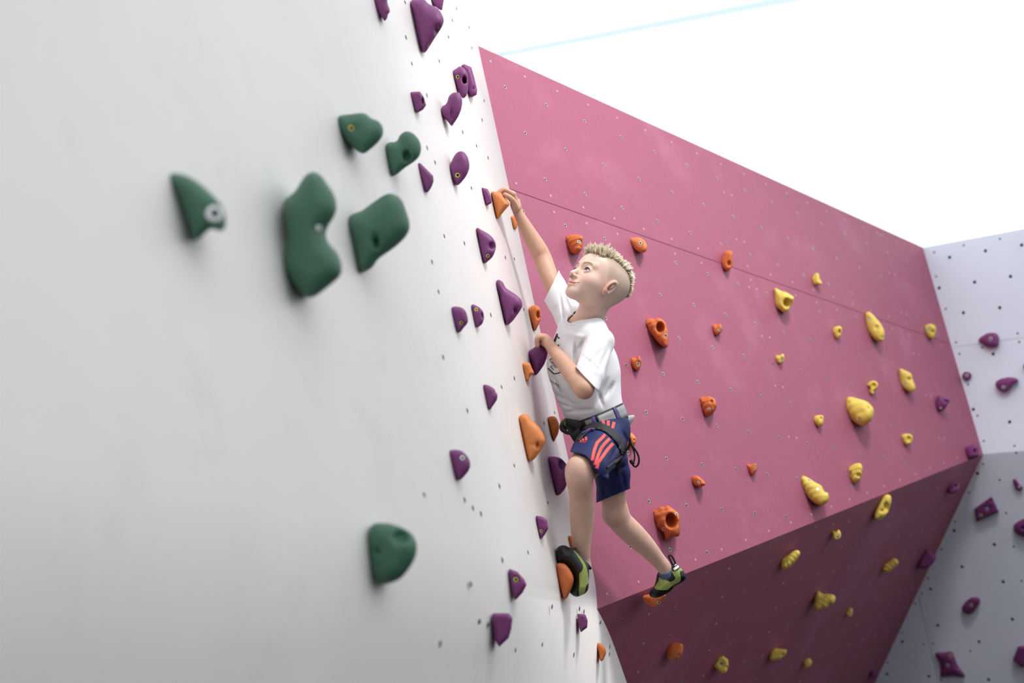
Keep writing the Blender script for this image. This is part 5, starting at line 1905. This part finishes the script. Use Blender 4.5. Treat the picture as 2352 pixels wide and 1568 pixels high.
def shoe(outline, green, crop, d0, T, R, shear, lab, green2=None):
    global S1V, S1Q
    V, Q = solid_px(outline, crop, d0, T, R, 0.0013, shear=shear)
    if S1V is None:
        S1V, S1Q = V, Q
    c = proj(V[Q].mean(1))[:, :2]
    g = np.zeros(len(Q), bool)
    for poly in green:
        pp = smooth_poly([(crop[0] + q[0] / crop[2], crop[1] + q[1] / crop[2]) for q in poly])
        g |= poly_sdf(c, pp) < 0
    Vb, Qb = sub_mesh(V, Q, ~g)
    s = child('climbing_shoe', Vb, Qb, M_rubber)
    tag(s, lab)
    Vg, Qg = sub_mesh(V, Q, g)
    child('suede_upper', Vg, Qg, M_lime, s)
    return s


CR = (1460, 1260, 11.2)
s1 = shoe([(555, 640), (620, 680), (720, 690), (850, 560), (950, 400), (1040, 395), (1150, 480), (1250, 590), (1300, 700), (1270, 800), (1150, 880), (1000, 960), (970, 1010), (900, 1080), (750, 1180), (600, 1245), (500, 1260), (390, 1235), (345, 1150), (380, 1050), (460, 980), (520, 820)],
          [[(590, 740), (700, 765), (830, 820), (900, 845), (1020, 770), (960, 640), (930, 570), (1000, 580), (1080, 550), (1150, 490), (1210, 560), (1150, 570), (1140, 640), (1165, 740), (1140, 840), (1040, 900), (930, 960), (820, 1050), (700, 1060), (560, 1050), (480, 1000), (540, 900), (600, 800)]],
          CR, 4.985, 0.037, 0.030, (0.15, 0.0), 'black and lime climbing shoe standing on a toe')
CL = (1260, 1220, 9.225)
s2 = shoe([(165, 400), (200, 330), (280, 295), (360, 300), (430, 335), (490, 345), (570, 345), (640, 420), (720, 520), (800, 640), (850, 760), (860, 900), (855, 1000), (850, 1130), (840, 1220), (790, 1300), (700, 1350), (600, 1385), (520, 1360), (455, 1300), (445, 1240), (485, 1170), (525, 1060), (520, 950), (465, 830), (390, 745), (300, 685), (205, 670), (165, 560)],
          [[(515, 390), (580, 440), (680, 550), (780, 700), (830, 860), (845, 1000), (845, 1090), (790, 1160), (770, 1290), (650, 1355), (655, 1100), (650, 900), (690, 860), (730, 780), (720, 700), (650, 580), (570, 460)]],
          CL, 4.36, 0.044, 0.036, (0.25, -0.2), 'black and lime climbing shoe smearing above the foothold')
rz_ = lambda q, d: px(CR[0] + q[0] / CR[2], CR[1] + q[1] / CR[2], d)
tube('pull_loop', [rz_((960, 430), 4.985), rz_((880, 260), 4.985), rz_((850, 190), 4.985), rz_((890, 160), 4.985), rz_((940, 200), 4.985), rz_((1010, 340), 4.985), rz_((1030, 410), 4.985)], 0.0035, M_black, s1)
bvh_shoe = BVHTree.FromPolygons([Vector(v) for v in S1V], [tuple(int(i) for i in f) for f in S1Q])
rp = lambda q: (CR[0] + q[0] / CR[2], CR[1] + q[1] / CR[2])
for line, w_ in (([(985, 540), (1050, 490), (1110, 440)], 5.5), ([(1010, 435), (1050, 400)], 1.8)):
    ribbon_px('heel_stripe', bvh_shoe, [rp(q) for q in line], w_, M_whitep, s1, 0.0012)
lz_ = lambda q, d: px(CL[0] + q[0] / CL[2], CL[1] + q[1] / CL[2], d)
tube('pull_loop', [lz_((800, 660), 4.36), lz_((850, 720), 4.35), lz_((895, 775), 4.345), lz_((870, 790), 4.35), lz_((820, 760), 4.36)], 0.0032, M_black, s2)
# sock edge in the far shoe
ax_ = nrm(J((1532, 1318, 4.975)) - J((1520, 1295, 4.965)))
tube('sock', [J((1527.5, 1310, 4.972)), J((1532, 1319, 4.976)), J((1536, 1328, 4.98))], [rr(18.6, 4.97), rr(19.2, 4.97), rr(16, 4.97)], M_sock_c, person, seg=20)
print('boy', len(person.data.polygons), len(sQ), len(pQ), len(hff))
insert_fields()
